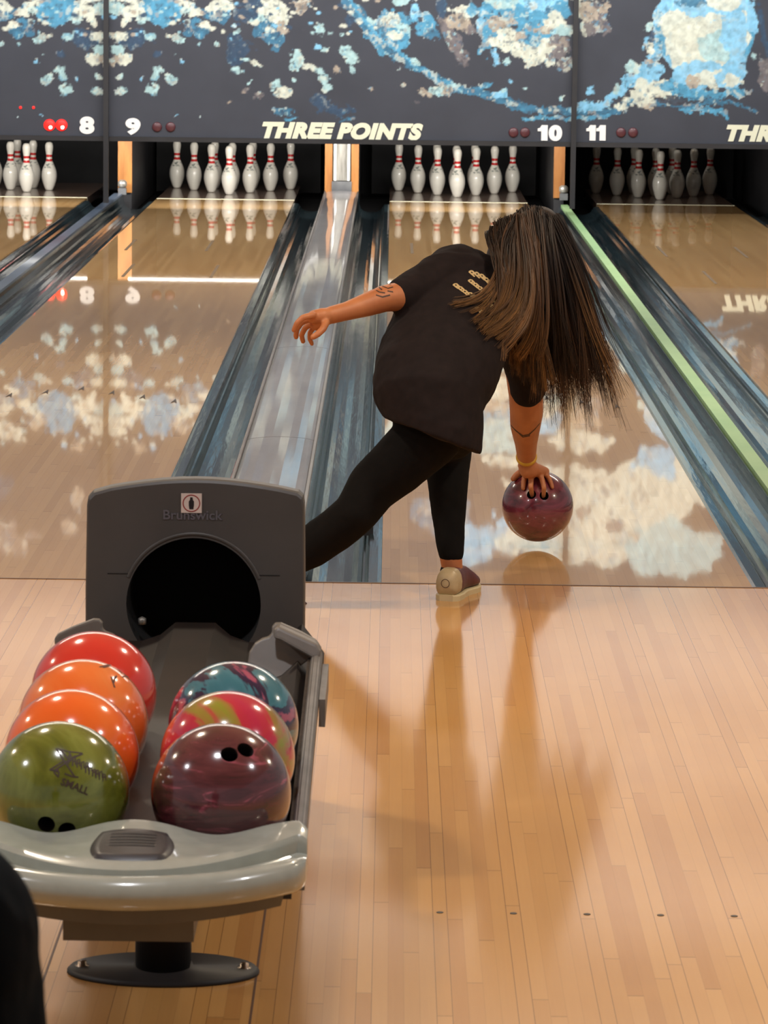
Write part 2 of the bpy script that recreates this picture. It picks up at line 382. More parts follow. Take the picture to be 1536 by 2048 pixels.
# left flower field (for u>218, mirrored over the seam)
B((330,15,42,50,0,BL,.6),(268,78,34,18,0,DB,.7),(395,58,30,18,.2,MB,.8),(432,22,40,24,0,MB,.9),(478,98,32,34,0,DB,.8),(540,62,26,34,0,MB,.9),(478,118,18,16,0,DB,.6),(500,30,40,30,0,DB,.9),
  (228,12,30,16,0,PB,.8),(262,20,22,16,0,WH,.9),(285,38,14,9,0,PB,.9),(250,40,10,9,0,WH,.8),(270,8,16,10,0,WH,.9),(375,8,18,12,.3,WH,.6),(388,24,16,11,-.3,WH,.5),(348,30,9,6,0,WH,.7),(366,20,10,7,0,PB,.8),
  (240,74,20,13,0,WH,.35),(236,100,14,10,0,PB,.4),(248,116,17,13,0,WH,.35),(230,120,12,10,0,TN,.4),(300,72,12,9,0,PB,.6),(356,76,12,10,.6,PB,.5),(340,70,8,5,0,WH,.6),(408,51,14,9,.1,WH,.4),(435,10,26,14,-.3,WH,.6),(455,14,14,10,0,WH,.7),
  (522,38,24,9,-.4,PB,.7),(548,18,28,20,0,WH,.6),(560,40,22,14,0,WH,.8),(510,46,12,7,0,WH,.7),(600,12,16,16,0,TN,.8),(568,56,14,14,.8,TN,.7),(640,60,9,12,0,PB,.5),(476,64,6,6,0,PB,.5),(463,80,5,5,0,LB,.4),(436,88,7,6,0,PB,.4),(401,86,5,4,0,PB,.4),(470,50,5,4,0,LB,.5),
  (590,112,12,18,.3,PB,.6),(600,125,10,16,.4,PB,.6),(584,135,10,9,0,PB,.5),(637,90,8,8,0,LB,.4),(652,98,9,8,0,PB,.5),(696,104,16,12,0,PB,.7),(704,118,12,10,0,PB,.6),(706,140,7,12,0,PB,.5),(620,132,16,10,.3,WH,.5),(638,142,14,7,.4,PB,.5),(650,158,12,12,.3,PB,.5),(655,175,9,9,.3,PB,.5),(674,138,7,7,-.6,TN,.5),
  (470,142,13,7,0,PB,.4),(510,129,12,7,.3,WH,.4),(488,122,11,6,0,PB,.4),(486,142,5,3,0,PB,.4),(318,141,14,8,.4,PB,.35),(312,156,10,11,0,PB,.35),(344,160,15,9,.4,PB,.4),(301,182,13,9,.5,PB,.45),(310,176,6,8,0,PB,.4),(240,153,9,8,.3,PB,.4),(243,181,12,8,-.5,PB,.4),(285,162,4,7,0,LB,.4),(362,123,6,5,0,LB,.4),(352,105,3,2,0,PB,.3),
  (564,184,22,12,.2,WH,.2),(551,167,12,8,-.3,PB,.2),(541,176,4,4,0,PB,.2),(590,160,6,5,0,PB,.4),(500,165,7,5,0,PB,.6),(493,182,8,6,0,GR,.8),(518,190,9,7,0,GR,.7),(457,205,4,3,0,TN,.5),(740,178,8,4,0,TN,.5),(351,232,5,3,0,LB,.5),(398,234,4,3,0,LB,.4),(315,108,10,9,0,DB,.6),
  (565,225,22,7,0,MB,.9),(580,238,16,4,0,BL,.8),(640,205,22,14,.4,DB,.9),(680,222,26,10,0,DB,.9),(690,238,20,4,0,MB,.8))
# ribbon of water and the centre clouds
B((722,30,36,14,1.0,MB,.8),(740,62,34,13,1.0,BL,.7),(760,95,26,11,.9,BL,.6),(745,45,16,12,0,PB,.8),(715,20,12,16,0,PB,.8),(700,40,10,16,0,DB,.6),
  (790,50,30,36,0,BL,.8),(785,40,18,14,0,WH,.8),(805,55,20,10,.3,PB,.8),(830,20,16,20,0,LB,.7),(850,48,22,22,0,BL,.8),(842,40,7,6,0,DK,.6),(790,70,14,10,0,WH,.8),(860,70,18,12,0,MB,.8),(810,22,10,14,0,DK,.8),
  (905,80,16,52,-.45,GR,.5),(925,22,26,18,0,WH,.6),(915,45,26,16,0,TN,.6),(940,60,14,12,0,GR,.8),(885,20,12,22,-.2,DB,.6),
  (1050,18,94,34,0,BL,.5),(980,60,22,40,.2,BL,.7),(1065,70,60,30,0,BL,.6),(960,40,8,24,.2,LB,.6),(1000,48,26,14,0,TN,.8),(1030,72,20,12,0,TN,.7),(988,78,14,10,0,WH,.7),(1010,68,22,14,0,WH,.6),(1018,90,34,14,.2,WH,.5),(1050,104,44,16,.2,WH,.5),(1070,118,30,16,0,WH,.5),(1102,122,10,14,0,WH,.5),(1090,100,20,24,0,WH,.5),(1110,40,26,20,0,WH,.6),(1125,62,24,12,0,PB,.6),(1086,60,22,10,0,TN,.8),(1000,28,6,5,0,DK,.6),(1045,35,8,6,0,PB,.6),(990,115,8,20,-.3,LB,.6),(1012,120,8,8,0,PB,.5),(1120,100,22,26,0,GR,.8),(1128,130,16,14,0,GR,.8),
  (1160,20,10,18,0,WH,.6),(1172,52,13,20,0,WH,.5),(1196,40,26,36,0,GR,.6),(1178,26,20,20,0,TN,.6),(1210,16,14,16,0,TN,.7))
# swoosh
def stroke(pts, wd, col, rough, n=None, jit=3):
    for (a, b) in zip(pts[:-1], pts[1:]):
        L = math.hypot(b[0]-a[0], b[1]-a[1]); k = max(1, int(L/(wd*0.9))); an = math.atan2(b[1]-a[1], b[0]-a[0])
        for i in range(k):
            f = (i+.5)/k
            BLOBS.append((a[0]+(b[0]-a[0])*f+random.uniform(-jit,jit), a[1]+(b[1]-a[1])*f+random.uniform(-jit,jit), wd*1.1, wd*.45, an, col, rough))
stroke([(690,0),(735,60),(790,112),(850,150),(920,176),(990,196)], 20, MB, .8)
stroke([(700,0),(745,62),(800,108),(860,152),(915,178)], 12, BL, .9)
stroke([(990,196),(1060,218),(1150,222),(1230,222),(1270,200)], 20, MB, .8)
stroke([(1050,238),(1150,236),(1220,232)], 10, BL, .8, jit=2)
stroke([(1260,165),(1235,190),(1200,210),(1150,215)], 18, LB, .8)
stroke([(1340,200),(1400,190),(1490,186)], 18, BL, .9); stroke([(1370,218),(1440,222),(1450,232)], 16, BL, .9); stroke([(1300,205),(1380,214),(1440,200)], 12, MB, .9); stroke([(1370,196),(1470,206),(1510,222)], 8, MB, .9)
B((878,180,26,10,-.2,PB,.9),(828,122,14,10,.3,PB,.7),(970,172,20,10,-.3,BL,.7),(1000,190,16,12,0,LB,.8),(1050,178,8,4,0,PB,.6),(1005,182,7,5,0,PB,.5),(1017,162,5,4,0,LB,.5),(1123,196,7,7,0,PB,.4),(1180,182,8,7,.4,LB,.6),(845,186,7,9,0,TN,.6),(858,190,7,6,0,TN,.6),(893,182,10,9,0,TN,.6),(806,172,5,5,0,TN,.5),(800,138,5,4,0,GR,.5),(830,206,10,3,0,GR,.7))
B((1262,160,20,14,-.4,LB,.8),(1300,150,30,24,0,LB,.8),(1310,178,36,24,0,WH,.6),(1278,190,30,12,-.3,WH,.6),(1290,205,26,10,0,WH,.6),(1240,212,16,8,-.2,WH,.6),(1232,178,8,12,.4,PB,.6),(1265,135,12,14,0,PB,.8),(1296,52,12,10,0,PB,.7),(1305,75,9,24,.1,DB,.8),(1292,85,6,14,.2,LB,.7),(1310,105,12,20,.2,LB,.8),(1300,100,8,14,0,WH,.6),(1300,125,14,8,0,TN,.7),
  (1410,60,100,110,0,LB,.35),(1420,70,96,92,0,BL,.4),(1408,55,84,84,0,WH,.35),(1375,90,45,56,0,WH,.4),(1440,95,44,34,0,PB,.5),(1470,60,30,70,0,LB,.5),(1400,150,60,26,0,LB,.6),(1420,160,44,18,0,WH,.7),(1360,178,40,18,0,BL,.9),(1385,165,16,16,0,TN,.9),(1460,150,28,26,0,LB,.8),(1462,160,18,12,0,WH,.8),(1330,190,18,10,0,WH,.8),(1510,112,8,5,-.4,PB,.6),
  (1350,200,30,12,0,DK,.7),(1300,212,14,8,0,TN,.8),(1415,12,90,20,0,LB,.7),(1380,4,30,10,0,MB,.7),(1440,6,24,10,0,BL,.7),(1525,60,8,60,-.2,DB,.5),(1530,150,14,40,0,GR,.5),(1500,30,10,40,-.15,LB,.5))
# upper part of the mural, seen only mirrored in the lanes
B((560,-30,30,24,0,PB,.8),(330,-10,40,28,0,BL,.8),(240,-20,26,24,0,WH,.8),(420,-36,26,18,0,WH,.7),(370,-14,24,16,0,TN,.8),(286,-60,16,12,0,TN,.8),(600,-100,18,22,0,WH,.7),(700,-70,46,30,0,BL,.7),(640,-170,34,30,0,LB,.8),(560,-190,20,26,0,PB,.8),(720,-160,30,40,0,LB,.7),(800,-40,50,40,0,PB,.7),
  (280,-170,16,26,0,TN,.8),(300,-230,22,16,0,TN,.8),(1010,-20,70,36,0,PB,.5),(1040,-70,60,14,0,WH,.5),(1180,-26,70,24,0,WH,.6),(1080,0,50,20,0,LB,.6),(1190,-120,150,40,0,WH,.5),(1250,-190,170,70,0,WH,.45),(1080,-210,90,50,0,LB,.6),(1170,-240,150,50,0,WH,.5),(1330,-140,90,80,0,WH,.5),(1380,-250,90,60,0,PB,.5),(1100,-270,26,12,0,BL,.6),(1330,-60,60,40,0,LB,.8),(1440,-60,70,80,0,WH,.5),(1520,-160,60,60,0,LB,.6),(1260,-200,16,14,0,GR,.8),(1190,-170,16,20,0,GR,.8),(1300,-220,14,10,0,TN,.8),(900,-180,60,60,0,MB,.7),(860,-90,36,26,0,PB,.7),(960,-250,60,50,0,LB,.7),(1060,-150,20,30,.3,DK,.6),
  (120,-160,40,36,0,DB,.8),(450,-150,40,26,0,DB,.8),(430,-260,60,30,0,GR,.8),(1700,-40,150,90,0,BL,.6),(1800,60,120,60,0,WH,.6),(1700,150,90,30,0,PB,.8))
def paint(u, v):
    u = np.where(u < 218, 436-u, u)
    # brushy displacement of the picture coordinates
    du = fnoise(u, v, 18, 3)*14+fnoise(u, v, 6, 30)*5; dv = fnoise(u, v, 18, 8)*14+fnoise(u, v, 6, 38)*5
    U = u+du; V = v+dv
    base = np.array(srgb(60,63,72)); img = np.ones(u.shape+(3,))*base
    img *= (1+0.25*fnoise(u, v, 60, 50))[..., None]
    rnd = random.Random(3)
    sd = 100
    for (bu, bv, ru, rv, an, col, ro) in BLOBS:
        sd += 3
        R = max(ru, rv)*1.7+8
        sel = (np.abs(U-bu) < R) & (np.abs(V-bv) < R)
        if not sel.any(): continue
        x = U[sel]-bu; y = V[sel]-bv; c, s = math.cos(an), math.sin(an)
        d = np.sqrt(((x*c+y*s)/ru)**2+((-x*s+y*c)/rv)**2)
        d = d + fnoise(u[sel]*1.0+sd*7, v[sel]+sd*5, max(6, min(ru, rv)*.9), 11)*ro*1.9
        a = np.clip((1.0-d)*min(ru, rv)/2.2, 0, 1)*(0.93)
        cc = np.array(srgb(*col))[None, :]*(1+0.7*fnoise(u[sel], v[sel], 9, 21)[:, None])
        img[sel] = img[sel]*(1-a[:, None])+np.clip(cc, 0, 1)*a[:, None]
    # dabbed brushwork inside the painted parts
    cov = np.clip(np.abs(img-base).sum(-1)*8-.4, 0, 1)
    for sc_n, sd_n, thr, col, k in ((13, 61, .13, WH, .55), (10, 67, .16, BL, .5), (9, 71, .17, DK, .8), (15, 73, .17, TN, .5), (7, 79, .20, PB, .6), (12, 83, .20, DB, .6)):
        a = np.clip((fnoise(u, v, sc_n, sd_n)-thr)*12, 0, 1)*k*cov*np.where((u > 1325) & (v < 160), .3, 1)*(.6 if col == DK else 1)
        img = img*(1-a[..., None])+np.array(srgb(*col))*a[..., None]
    # scattered small flecks in the flower field
    for k in range(150):
        bu, bv = rnd.uniform(225, 760), rnd.uniform(-60, 70)
        r = rnd.uniform(2.5, 8)
        sel = (np.abs(u-bu) < r*1.6) & (np.abs(v-bv) < r*1.6)
        if not sel.any(): continue
        d = np.sqrt(((u[sel]-bu)/r)**2+((v[sel]-bv)/(r*.7))**2)+fnoise(u[sel], v[sel], 6, 77)*1.2
        a = np.clip((1-d)*2, 0, .9)
        col = rnd.choice([WH, PB, WH, TN, LB, DB, DK])
        img[sel] = img[sel]*(1-a[:, None])+np.array(srgb(*col))*a[:, None]
    return img
def mural_mat():
    mt = newmat('mask_mural', (0.1,0.1,0.1), 0.5, spec=0.3); t = NT(mt)
    a = t.n('ShaderNodeVertexColor'); a.layer_name = 'Mural'
    t.l(a.outputs[0], t.b.inputs['Base Color']); return mt
M['mural'] = mural_mat()
def proj_np(X, Z, Y):
    dx = X-CAMP.x; dy = Y-CAMP.y; dz = Z-CAMP.z
    dep = dx*fw.x+dy*fw.y+dz*fw.z
    return 768+FPX*(dx*RT.x+dy*RT.y+dz*RT.z)/dep, 1024-FPX*(dx*UP.x+dy*UP.y+dz*UP.z)/dep
def mask_unit(x0, x1, label, step=0.0085):
    t = empty('masking_unit', ((x0+x1)/2, YM, ZM), label, 'mural panel', 'mural panels above the pins')
    xs = np.arange(x0+.012, x1-.012+1e-6, step); zs = np.arange(ZM+.012, 2.93, step)
    XX, ZZ = np.meshgrid(xs, zs)
    nx, nz = len(xs), len(zs)
    u, v = proj_np(XX, ZZ, YM)
    img = paint(u, v)
    co = np.stack([XX, np.full_like(XX, YM), ZZ], -1).reshape(-1, 3)
    i = np.arange(nz-1)[:, None]*nx+np.arange(nx-1)[None, :]
    fs = np.stack([i, i+1, i+nx+1, i+nx], -1).reshape(-1, 4)
    me = bpy.data.meshes.new('mural'); me.vertices.add(len(co)); me.vertices.foreach_set('co', co.ravel())
    me.loops.add(fs.size); me.loops.foreach_set('vertex_index', fs.ravel().astype(np.int32))
    me.polygons.add(len(fs)); me.polygons.foreach_set('loop_start', np.arange(0, fs.size, 4, dtype=np.int32)); me.update(calc_edges=True)
    ca = me.color_attributes.new('Mural', 'FLOAT_COLOR', 'POINT')
    c4 = np.concatenate([np.clip(img, 0, 1).reshape(-1, 3), np.ones((len(co), 1))], 1)
    ca.data.foreach_set('color', c4.ravel().astype(np.float32))
    link_mesh('mural', me, M['mural'], t)
    add_box('backing_board', x0+.01, x1-.01, YM+.004, YM+.09, ZM+.01, 2.94, M['black'], t)
    add_box('lower_edge_trim', x0+.01, x1-.01, YM-.03, YM+.06, ZM-.022, ZM+.012, M['black'], t)
    return t
mL = mask_unit(-5.94, -2.576, 'dark mural panel with pale flowers, left of the seam, numbered 8', 0.010)
mC = mask_unit(-2.576, 0.793, 'dark mural panel with flowers and blue water, numbered 9 and 10')
mR = mask_unit(0.793, 4.16, 'dark mural panel with a white waterfall, numbered 11')
for (x, lab) in ((-2.576, 'black upright post on the mural seam left of number nine'), (0.793, 'black upright post on the mural seam left of number eleven')):
    o = add_box('mask_post', x-.018, x+.018, YM-.075, YM-.033, 0.06, 2.94, M['black'], bevel=0.003); tag(o, lab, 'post')

# fluorescent tube behind the lower edge of each unit, lighting the pins
for no, (x0, x1), par in ((8, (-4.05, -2.70), mL), (9, (-2.46, -1.06), mC), (10, (-0.70, 0.66), mC)):
    hs = add_box('pin_light', x0, x1, YM+0.09, YM+0.22, ZM+0.02, ZM+0.07, M['greymetal'], par)
    bm = bmesh.new(); bmesh.ops.create_cone(bm, cap_ends=True, segments=12, radius1=0.013, radius2=0.013, depth=x1-x0-0.06, matrix=Matrix.Translation(((x0+x1)/2, YM+0.16, ZM-0.010)) @ Matrix.Rotation(PI/2, 4, 'Y'))
    mkbm('light_tube', bm, M['tube'], hs, smooth=True)
    area('pin_area_light', ((x0+x1)/2, YM+0.35, ZM+0.03), ((x0+x1)/2, 18.7, 0.12), 1.2, 0.06, 30, (1.0, 0.96, 0.90))
def text_obj(name, s, bounds, Y, mat, parent, shear=0.0, bold=0.03, depth=0.006):
    """bounds: pixel box (x0,y0,x1,y1) of the writing on the mask at distance Y"""
    cu = bpy.data.curves.new(name, 'FONT'); cu.body = s; cu.size = 1; cu.offset = bold; cu.extrude = 0.01; cu.shear = shear; cu.space_character = 1.09; cu.space_word = .8
    tmp = bpy.data.objects.new('tmp', cu); COL.objects.link(tmp)
    dg = bpy.context.evaluated_depsgraph_get(); me = bpy.data.meshes.new_from_object(tmp.evaluated_get(dg), depsgraph=dg)
    bpy.data.objects.remove(tmp); bpy.data.curves.remove(cu)
    xs = [v.co.x for v in me.vertices]; ys_ = [v.co.y for v in me.vertices]
    x0, x1, y0, y1 = min(xs), max(xs), min(ys_), max(ys_)
    A = at(bounds[0], bounds[3], Y); Bv = at(bounds[2], bounds[3], Y); Cc = at(bounds[0], bounds[1], Y)
    wx = Bv.x-A.x; hz = Cc.z-A.z
    for vv in me.vertices:
        f = (vv.co.x-x0)/(x1-x0); g = (vv.co.y-y0)/(y1-y0)
        vv.co = Vector((A.x+f*wx, Y-(vv.co.z+0.01)*depth/0.02, (A.z+(Bv.z-A.z)*0.5)+g*hz))
    me.update(); me.materials.clear()
    return link_mesh(name, me, mat, parent)
Y1 = YM-.002
text_obj('lettering', 'THREE POINTS', (524, 245, 846, 279), Y1, M['cream'], mC, 0.26, 0.07)
text_obj('lettering', 'THREE POINTS', (1452, 251, 1774, 285), Y1, M['cream'], mR, 0.26, 0.07)
text_obj('number_digit', '8', (159, 233, 189, 268), Y1, M['white'], mL, 0, 0.06)
text_obj('number_digit', '9', (251, 236, 281, 270), Y1, M['white'], mC, 0, 0.06)
def digit_one(b, parent):
    g_ = [(0, .60), (0, .78), (.22, .82), (.40, 1), (1, 1), (1, 0), (.36, 0), (.36, .60)]
    A = at(b[0], b[3], Y1); Bq = at(b[2], b[3], Y1); Cq = at(b[0], b[1], Y1)
    p = [(A.x+(Bq.x-A.x)*x, A.z+(Cq.z-A.z)*z) for x, z in g_]; n = len(p)
    vs = [(x, Y1-.006, z) for x, z in p]+[(x, Y1, z) for x, z in p]
    bm = bmesh.new(); me = bpy.data.meshes.new('t'); me.from_pydata(vs, [], [tuple(range(n)), tuple(reversed(range(n, 2*n)))]+[(i, n+i, n+(i+1) % n, (i+1) % n) for i in range(n)]); bm.from_mesh(me)
    mkbm('number_digit', bm, M['white'], parent)
digit_one((1075, 250, 1095, 281), mC)
text_obj('number_digit', '0', (1097, 250, 1124, 282), Y1, M['white'], mC, 0, 0.07)
digit_one((1172, 250, 1191, 281), mR); digit_one((1192, 250, 1211, 281), mR)
def lamp(px, py, r, mat, parent, core=False):
    p = at(px, py, YM-.006)
    bm = bmesh.new(); bmesh.ops.create_uvsphere(bm, u_segments=16, v_segments=8, radius=r, matrix=Matrix.Translation(p) @ Matrix.Diagonal((1, .35, 1, 1)))
    o = mkbm('lamp_or_glint', bm, mat, parent, smooth=True)
    if core:
        bm = bmesh.new(); bmesh.ops.create_uvsphere(bm, u_segments=12, v_segments=6, radius=r*.30, matrix=Matrix.Translation(p+Vector((.008, -.012, -.016))) @ Matrix.Diagonal((1, .4, 1, 1)))
        c = mkbm('lamp_core', bm, M['redhot'], None, smooth=True); c.parent = o; c.location = -Vector(parent.location)
        c.matrix_parent_inverse = Matrix.Identity(4)
        c.location = Vector((0, 0, 0))
    return o
for px in (99, 123): lamp(px, 250, .042, M['redglow'], mL, True)
for px in (41, 67): lamp(px, 215, .010, M['redglow'], mL)  # not lamps: tiny glowing beads stand in for red glints on the panel
for px, py in ((314, 254), (341, 254), (1027, 265), (1050, 265)): lamp(px, py, .036, M['reddim'], mC)
for px, py in ((1242, 265), (1266, 265)): lamp(px, py, .036, M['reddim'], mR)

# ceiling lamps: warm row over the foul line, cool pair over the seats
def ceiling_lamp(x, y, mat, label, power, col, r=0.15):
    t = empty('ceiling_lamp', (x, y, 3.55), label, 'ceiling lamp', 'ceiling lamps')
    lathe('lamp_rim', [(r, 3.55), (r+.03, 3.55), (r+.03, 3.50), (r, 3.50)], M['rim'], t, seg=24, loc=(x, y, 0))
    lathe('lamp_bulb', [(0, 3.505), (r, 3.505), (r, 3.53), (0, 3.53)], mat, t, seg=24, loc=(x, y, 0))
    l = bpy.data.lights.new('lamp_light', 'AREA'); l.shape = 'DISK'; l.size = r*2; l.energy = power; l.color = col
    o = bpy.data.objects.new('lamp_light', l); COL.objects.link(o); o.location = (x, y, 3.49)
for i, x in enumerate((-5.6, -2.2, 1.2, 4.6)):
    ceiling_lamp(x, -1.5, M['lampwarm'], f'warm ceiling lamp over the foul line, {("leftmost","second from left","second from right","rightmost")[i]}', 62, (1.0, 0.85, 0.64))
for i, x in enumerate((-4.4, -1.0, 2.4)):
    ceiling_lamp(x, -5.45, M['lampcool'], f'cool white ceiling lamp over the seats, {("left","middle","right")[i]} one', 48, (0.95, 0.96, 1.0), 0.13)

# ------------------------------------------------------------------ pins
def pin_mat():
    mt = newmat('pin_white', srgb(236,232,220), 0.28, coat=0.5, coat_rough=0.05); t = NT(mt)
    sp = t.n('ShaderNodeSeparateXYZ'); t.l(t.coord(), sp.inputs[0]); z = sp.outputs[2]
    def band(c, h): return t.math('LESS_THAN', t.math('ABSOLUTE', t.math('SUBTRACT', z, c)), h)
    f = t.math('MAXIMUM', band(0.272, 0.0092), band(0.238, 0.0092))
    # small dark crown mark on the shoulder facing the bowler
    v = t.mapping(t.coord(), scale=(38, 10, 90), rot=(0, .3, 0))
    sw = t.math('GREATER_THAN', t.noise(v, 1.0, 2), 0.60)
    mk_ = t.math('MULTIPLY', t.math('MULTIPLY', sw, band(0.195, 0.018)), t.math('LESS_THAN', sp.outputs[1], 0.0))
    c = t.mix(t.math('MULTIPLY', mk_, .75), srgb(236,232,220), srgb(70,90,84))
    c = t.mix(f, c, srgb(205,34,36)); t.l(c, t.b.inputs['Base Color']); return mt
M['pin'] = pin_mat()
inch = 0.0254
PP = [(0, 0), (1.0, 0), (1.02, .1), (1.414, .75), (1.953, 2.25), (2.255, 3.375), (2.383, 4.5), (2.282, 5.875), (1.85, 7.25), (1.236, 8.625), (.98, 9.375), (.9, 10), (.935, 10.875), (1.047, 11.75), (1.2, 12.625), (1.273, 13.5), (1.2, 14.1), (1.0, 14.6), (.65, 14.9), (0, 15)]
def spline(pts, k=4):
    out = []
    for i in range(len(pts)-1):
        p0 = pts[max(0, i-1)]; p1 = pts[i]; p2 = pts[i+1]; p3 = pts[min(len(pts)-1, i+2)]
        for s in range(k):
            u = s/k
            out.append(tuple(0.5*((2*b)+(-a+c)*u+(2*a-5*b+4*c-d)*u*u+(-a+3*b-3*c+d)*u**3) for a, b, c, d in zip(p0, p1, p2, p3)))
    return out+[pts[-1]]
prof = [(0, 0)]+[(max(0, r)*inch, z*inch) for r, z in spline(PP[2:], 3)]
prof[-1] = (0, 15*inch)
pin0 = lathe('bowling_pin', prof, M['pin'], seg=28)
NW = {8: 'eight', 9: 'nine', 10: 'ten', 11: 'eleven'}
first = True
ROWS = [(0, [0]), (1, [-.5, .5]), (2, [-1, 0, 1]), (3, [-1.5, -.5, .5, 1.5])]
pname = {(0,0): 'front pin of the triangle', (1,-.5): 'left pin of the second row', (1,.5): 'right pin of the second row', (2,-1): 'left pin of the third row', (2,0): 'middle pin of the third row', (2,1): 'right pin of the third row', (3,-1.5): 'leftmost pin of the back row', (3,-.5): 'second pin from the left in the back row', (3,.5): 'third pin from the left in the back row', (3,1.5): 'rightmost pin of the back row'}
for no, X in LANES.items():
    for r, cs in ROWS:
        for c in cs:
            if no == 8 and (r, c) in ((2, 1), (3, .5), (3, -1.5), (3, 1.5)): continue
            if first: o = pin0; first = False
            else: o = pin0.copy(); COL.objects.link(o)
            o.location = (X+c*.3048, 18.29+r*.264, 0.0)
            o.rotation_euler = (0, 0, random.uniform(-.5, .5))
            lit = 'unlit' if no == 11 else 'white'
            tag(o, f'{lit} bowling pin on lane {NW[no]}, {pname[(r, c)]}', 'bowling pin', f'bowling pins of lane {NW[no]}')

# ------------------------------------------------------------------ ball return rack
M['hood'] = noisy('hood_plastic', srgb(74,72,70), srgb(66,64,62), 6.0, 0.42, 0.02)
M['hood_in'] = newmat('hood_interior', (0.004,0.004,0.004), 0.9)
M['rail'] = noisy('rail_grey', srgb(112,108,104), srgb(92,88,84), 14.0, 0.45, 0.05)
M['brush'] = noisy('rail_brush', srgb(60,46,34), srgb(34,26,20), 60.0, 0.9, 0.4)
M['deckdark'] = noisy('rack_deck', srgb(34,26,23), srgb(22,18,16), 8.0, 0.5, 0.02)
M['lip'] = noisy('lip_plastic', srgb(158,161,150), srgb(149,152,141), 30.0, 0.22, 0.0, coat=0.6, coat_rough=0.05)
M['pad'] = noisy('vent_plastic', srgb(44,42,46), srgb(38,36,40), 20.0, 0.4)
M['slot'] = newmat('vent_slot', (0.01,0.01,0.012), 0.6)
M['under'] = noisy('under_plastic', srgb(100,94,82), srgb(88,82,71), 10.0, 0.5)
M['wing'] = noisy('guard_plastic', srgb(118,112,104), srgb(104,98,92), 12.0, 0.4)
M['post'] = noisy('post_black', srgb(22,18,19), srgb(30,25,26), 8.0, 0.55)
M['bolt'] = newmat('bolt_steel', srgb(150,135,120), 0.3, metal=0.9)
M['sticker'] = newmat('sticker_white', srgb(205,190,180), 0.5)
M['stred'] = newmat('sticker_red', srgb(140,40,36), 0.5)
M['stblack'] = newmat('sticker_black', srgb(26,20,22), 0.5)
RX = -0.889
rack = empty('ball_return', (RX, -4.6, 0), 'dark grey and light grey ball return rack holding seven bowling balls, in the foreground', 'ball return')
# lip: profile swept across the rack width
def lip_section(s):
    # s in -1..1 ; returns list of (x, y, z)
    x = RX + 0.262*s
    bow = 0.135*s*s*(0.8+0.2*abs(s))
    xr = x-RX
    dip = sum(math.exp(-((xr-c)/0.075)**2) for c in (-0.125, 0.125))
    crest_z = 0.438 - 0.020*min(dip, 1.0) - 0.004*abs(s)
    crest_y = -4.795 - 0.018*min(dip, 1) + 0.02*s*s
    fy = -5.045 + bow
    end = max(0, abs(s)-0.93)/0.07
    pts = []
    pts.append((crest_y+0.050, 0.345)); pts.append((crest_y+0.035, crest_z-0.035)); pts.append((crest_y+0.020, crest_z-0.010)); pts.append((crest_y+0.006, crest_z)); pts.append((crest_y-0.010, crest_z-0.001))
    yy0, zz0 = crest_y-0.010, crest_z-0.001
    gy, gz = fy+0.052+0.06*s*s, 0.4090+0.010*s*s
    gy = min(gy, yy0-0.03)
    for f in (.25, .5, .75, .92): pts.append((yy0+(gy-yy0)*f, zz0+(gz+.004-zz0)*(f**0.8)))
    pts.append((gy-.0025, gz-.0015)); pts.append((gy-0.004, gz-0.006)); pts.append((gy-0.006, .3955)); pts.append((gy-0.012, .3935))
    bc = (min(fy+0.024, gy-.03), 0.3795)
    for k in range(11):
        a = PI*0.34 + (PI*1.62-PI*0.34)*k/10
        pts.append((bc[0]+0.026*math.cos(a)*1.05, bc[1]+0.0255*math.sin(a)))
    pts.append((bc[0]+0.03, 0.354)); pts.append((crest_y+0.02, 0.342))
    if end > 0:
        cy, cz = sum(p[0] for p in pts)/len(pts), sum(p[1] for p in pts)/len(pts)-0.01
        k = 1-0.22*end*end
        pts = [(cy+(p[0]-cy)*k, cz+(p[1]-cz)*k) for p in pts]
    return [(x, p[0], p[1]) for p in pts]
NS = 72
SS = [-1+2*i/NS for i in range(NS+1)]
secs = [lip_section(s) for s in SS]; nn = len(secs[0])
vs = [p for sct in secs for p in sct]
fs = [(i*nn+j, i*nn+(j+1) % nn, (i+1)*nn+(j+1) % nn, (i+1)*nn+j) for i in range(NS) for j in range(nn)]
fs += [tuple(range(nn)), tuple(reversed(range(NS*nn, NS*nn+nn)))]
bm = bmesh.new(); me = bpy.data.meshes.new('t'); me.from_pydata(vs, [], fs); bm.from_mesh(me)
lip = mkbm('front_lip', bm, M['lip'], rack, smooth=True)
lip.data.set_sharp_from_angle(angle=math.radians(32))
lip['label'] = 'light grey glossy scalloped front lip'
lipbvh = BVHTree.FromPolygons([Vector(v) for v in vs], [f for f in fs if len(f) == 4])
def on_lip(x, y):
    h = lipbvh.ray_cast(Vector((x, y, 1)), Vector((0, 0, -1)))
    return h[0] if h[0] else Vector((x, y, .42))
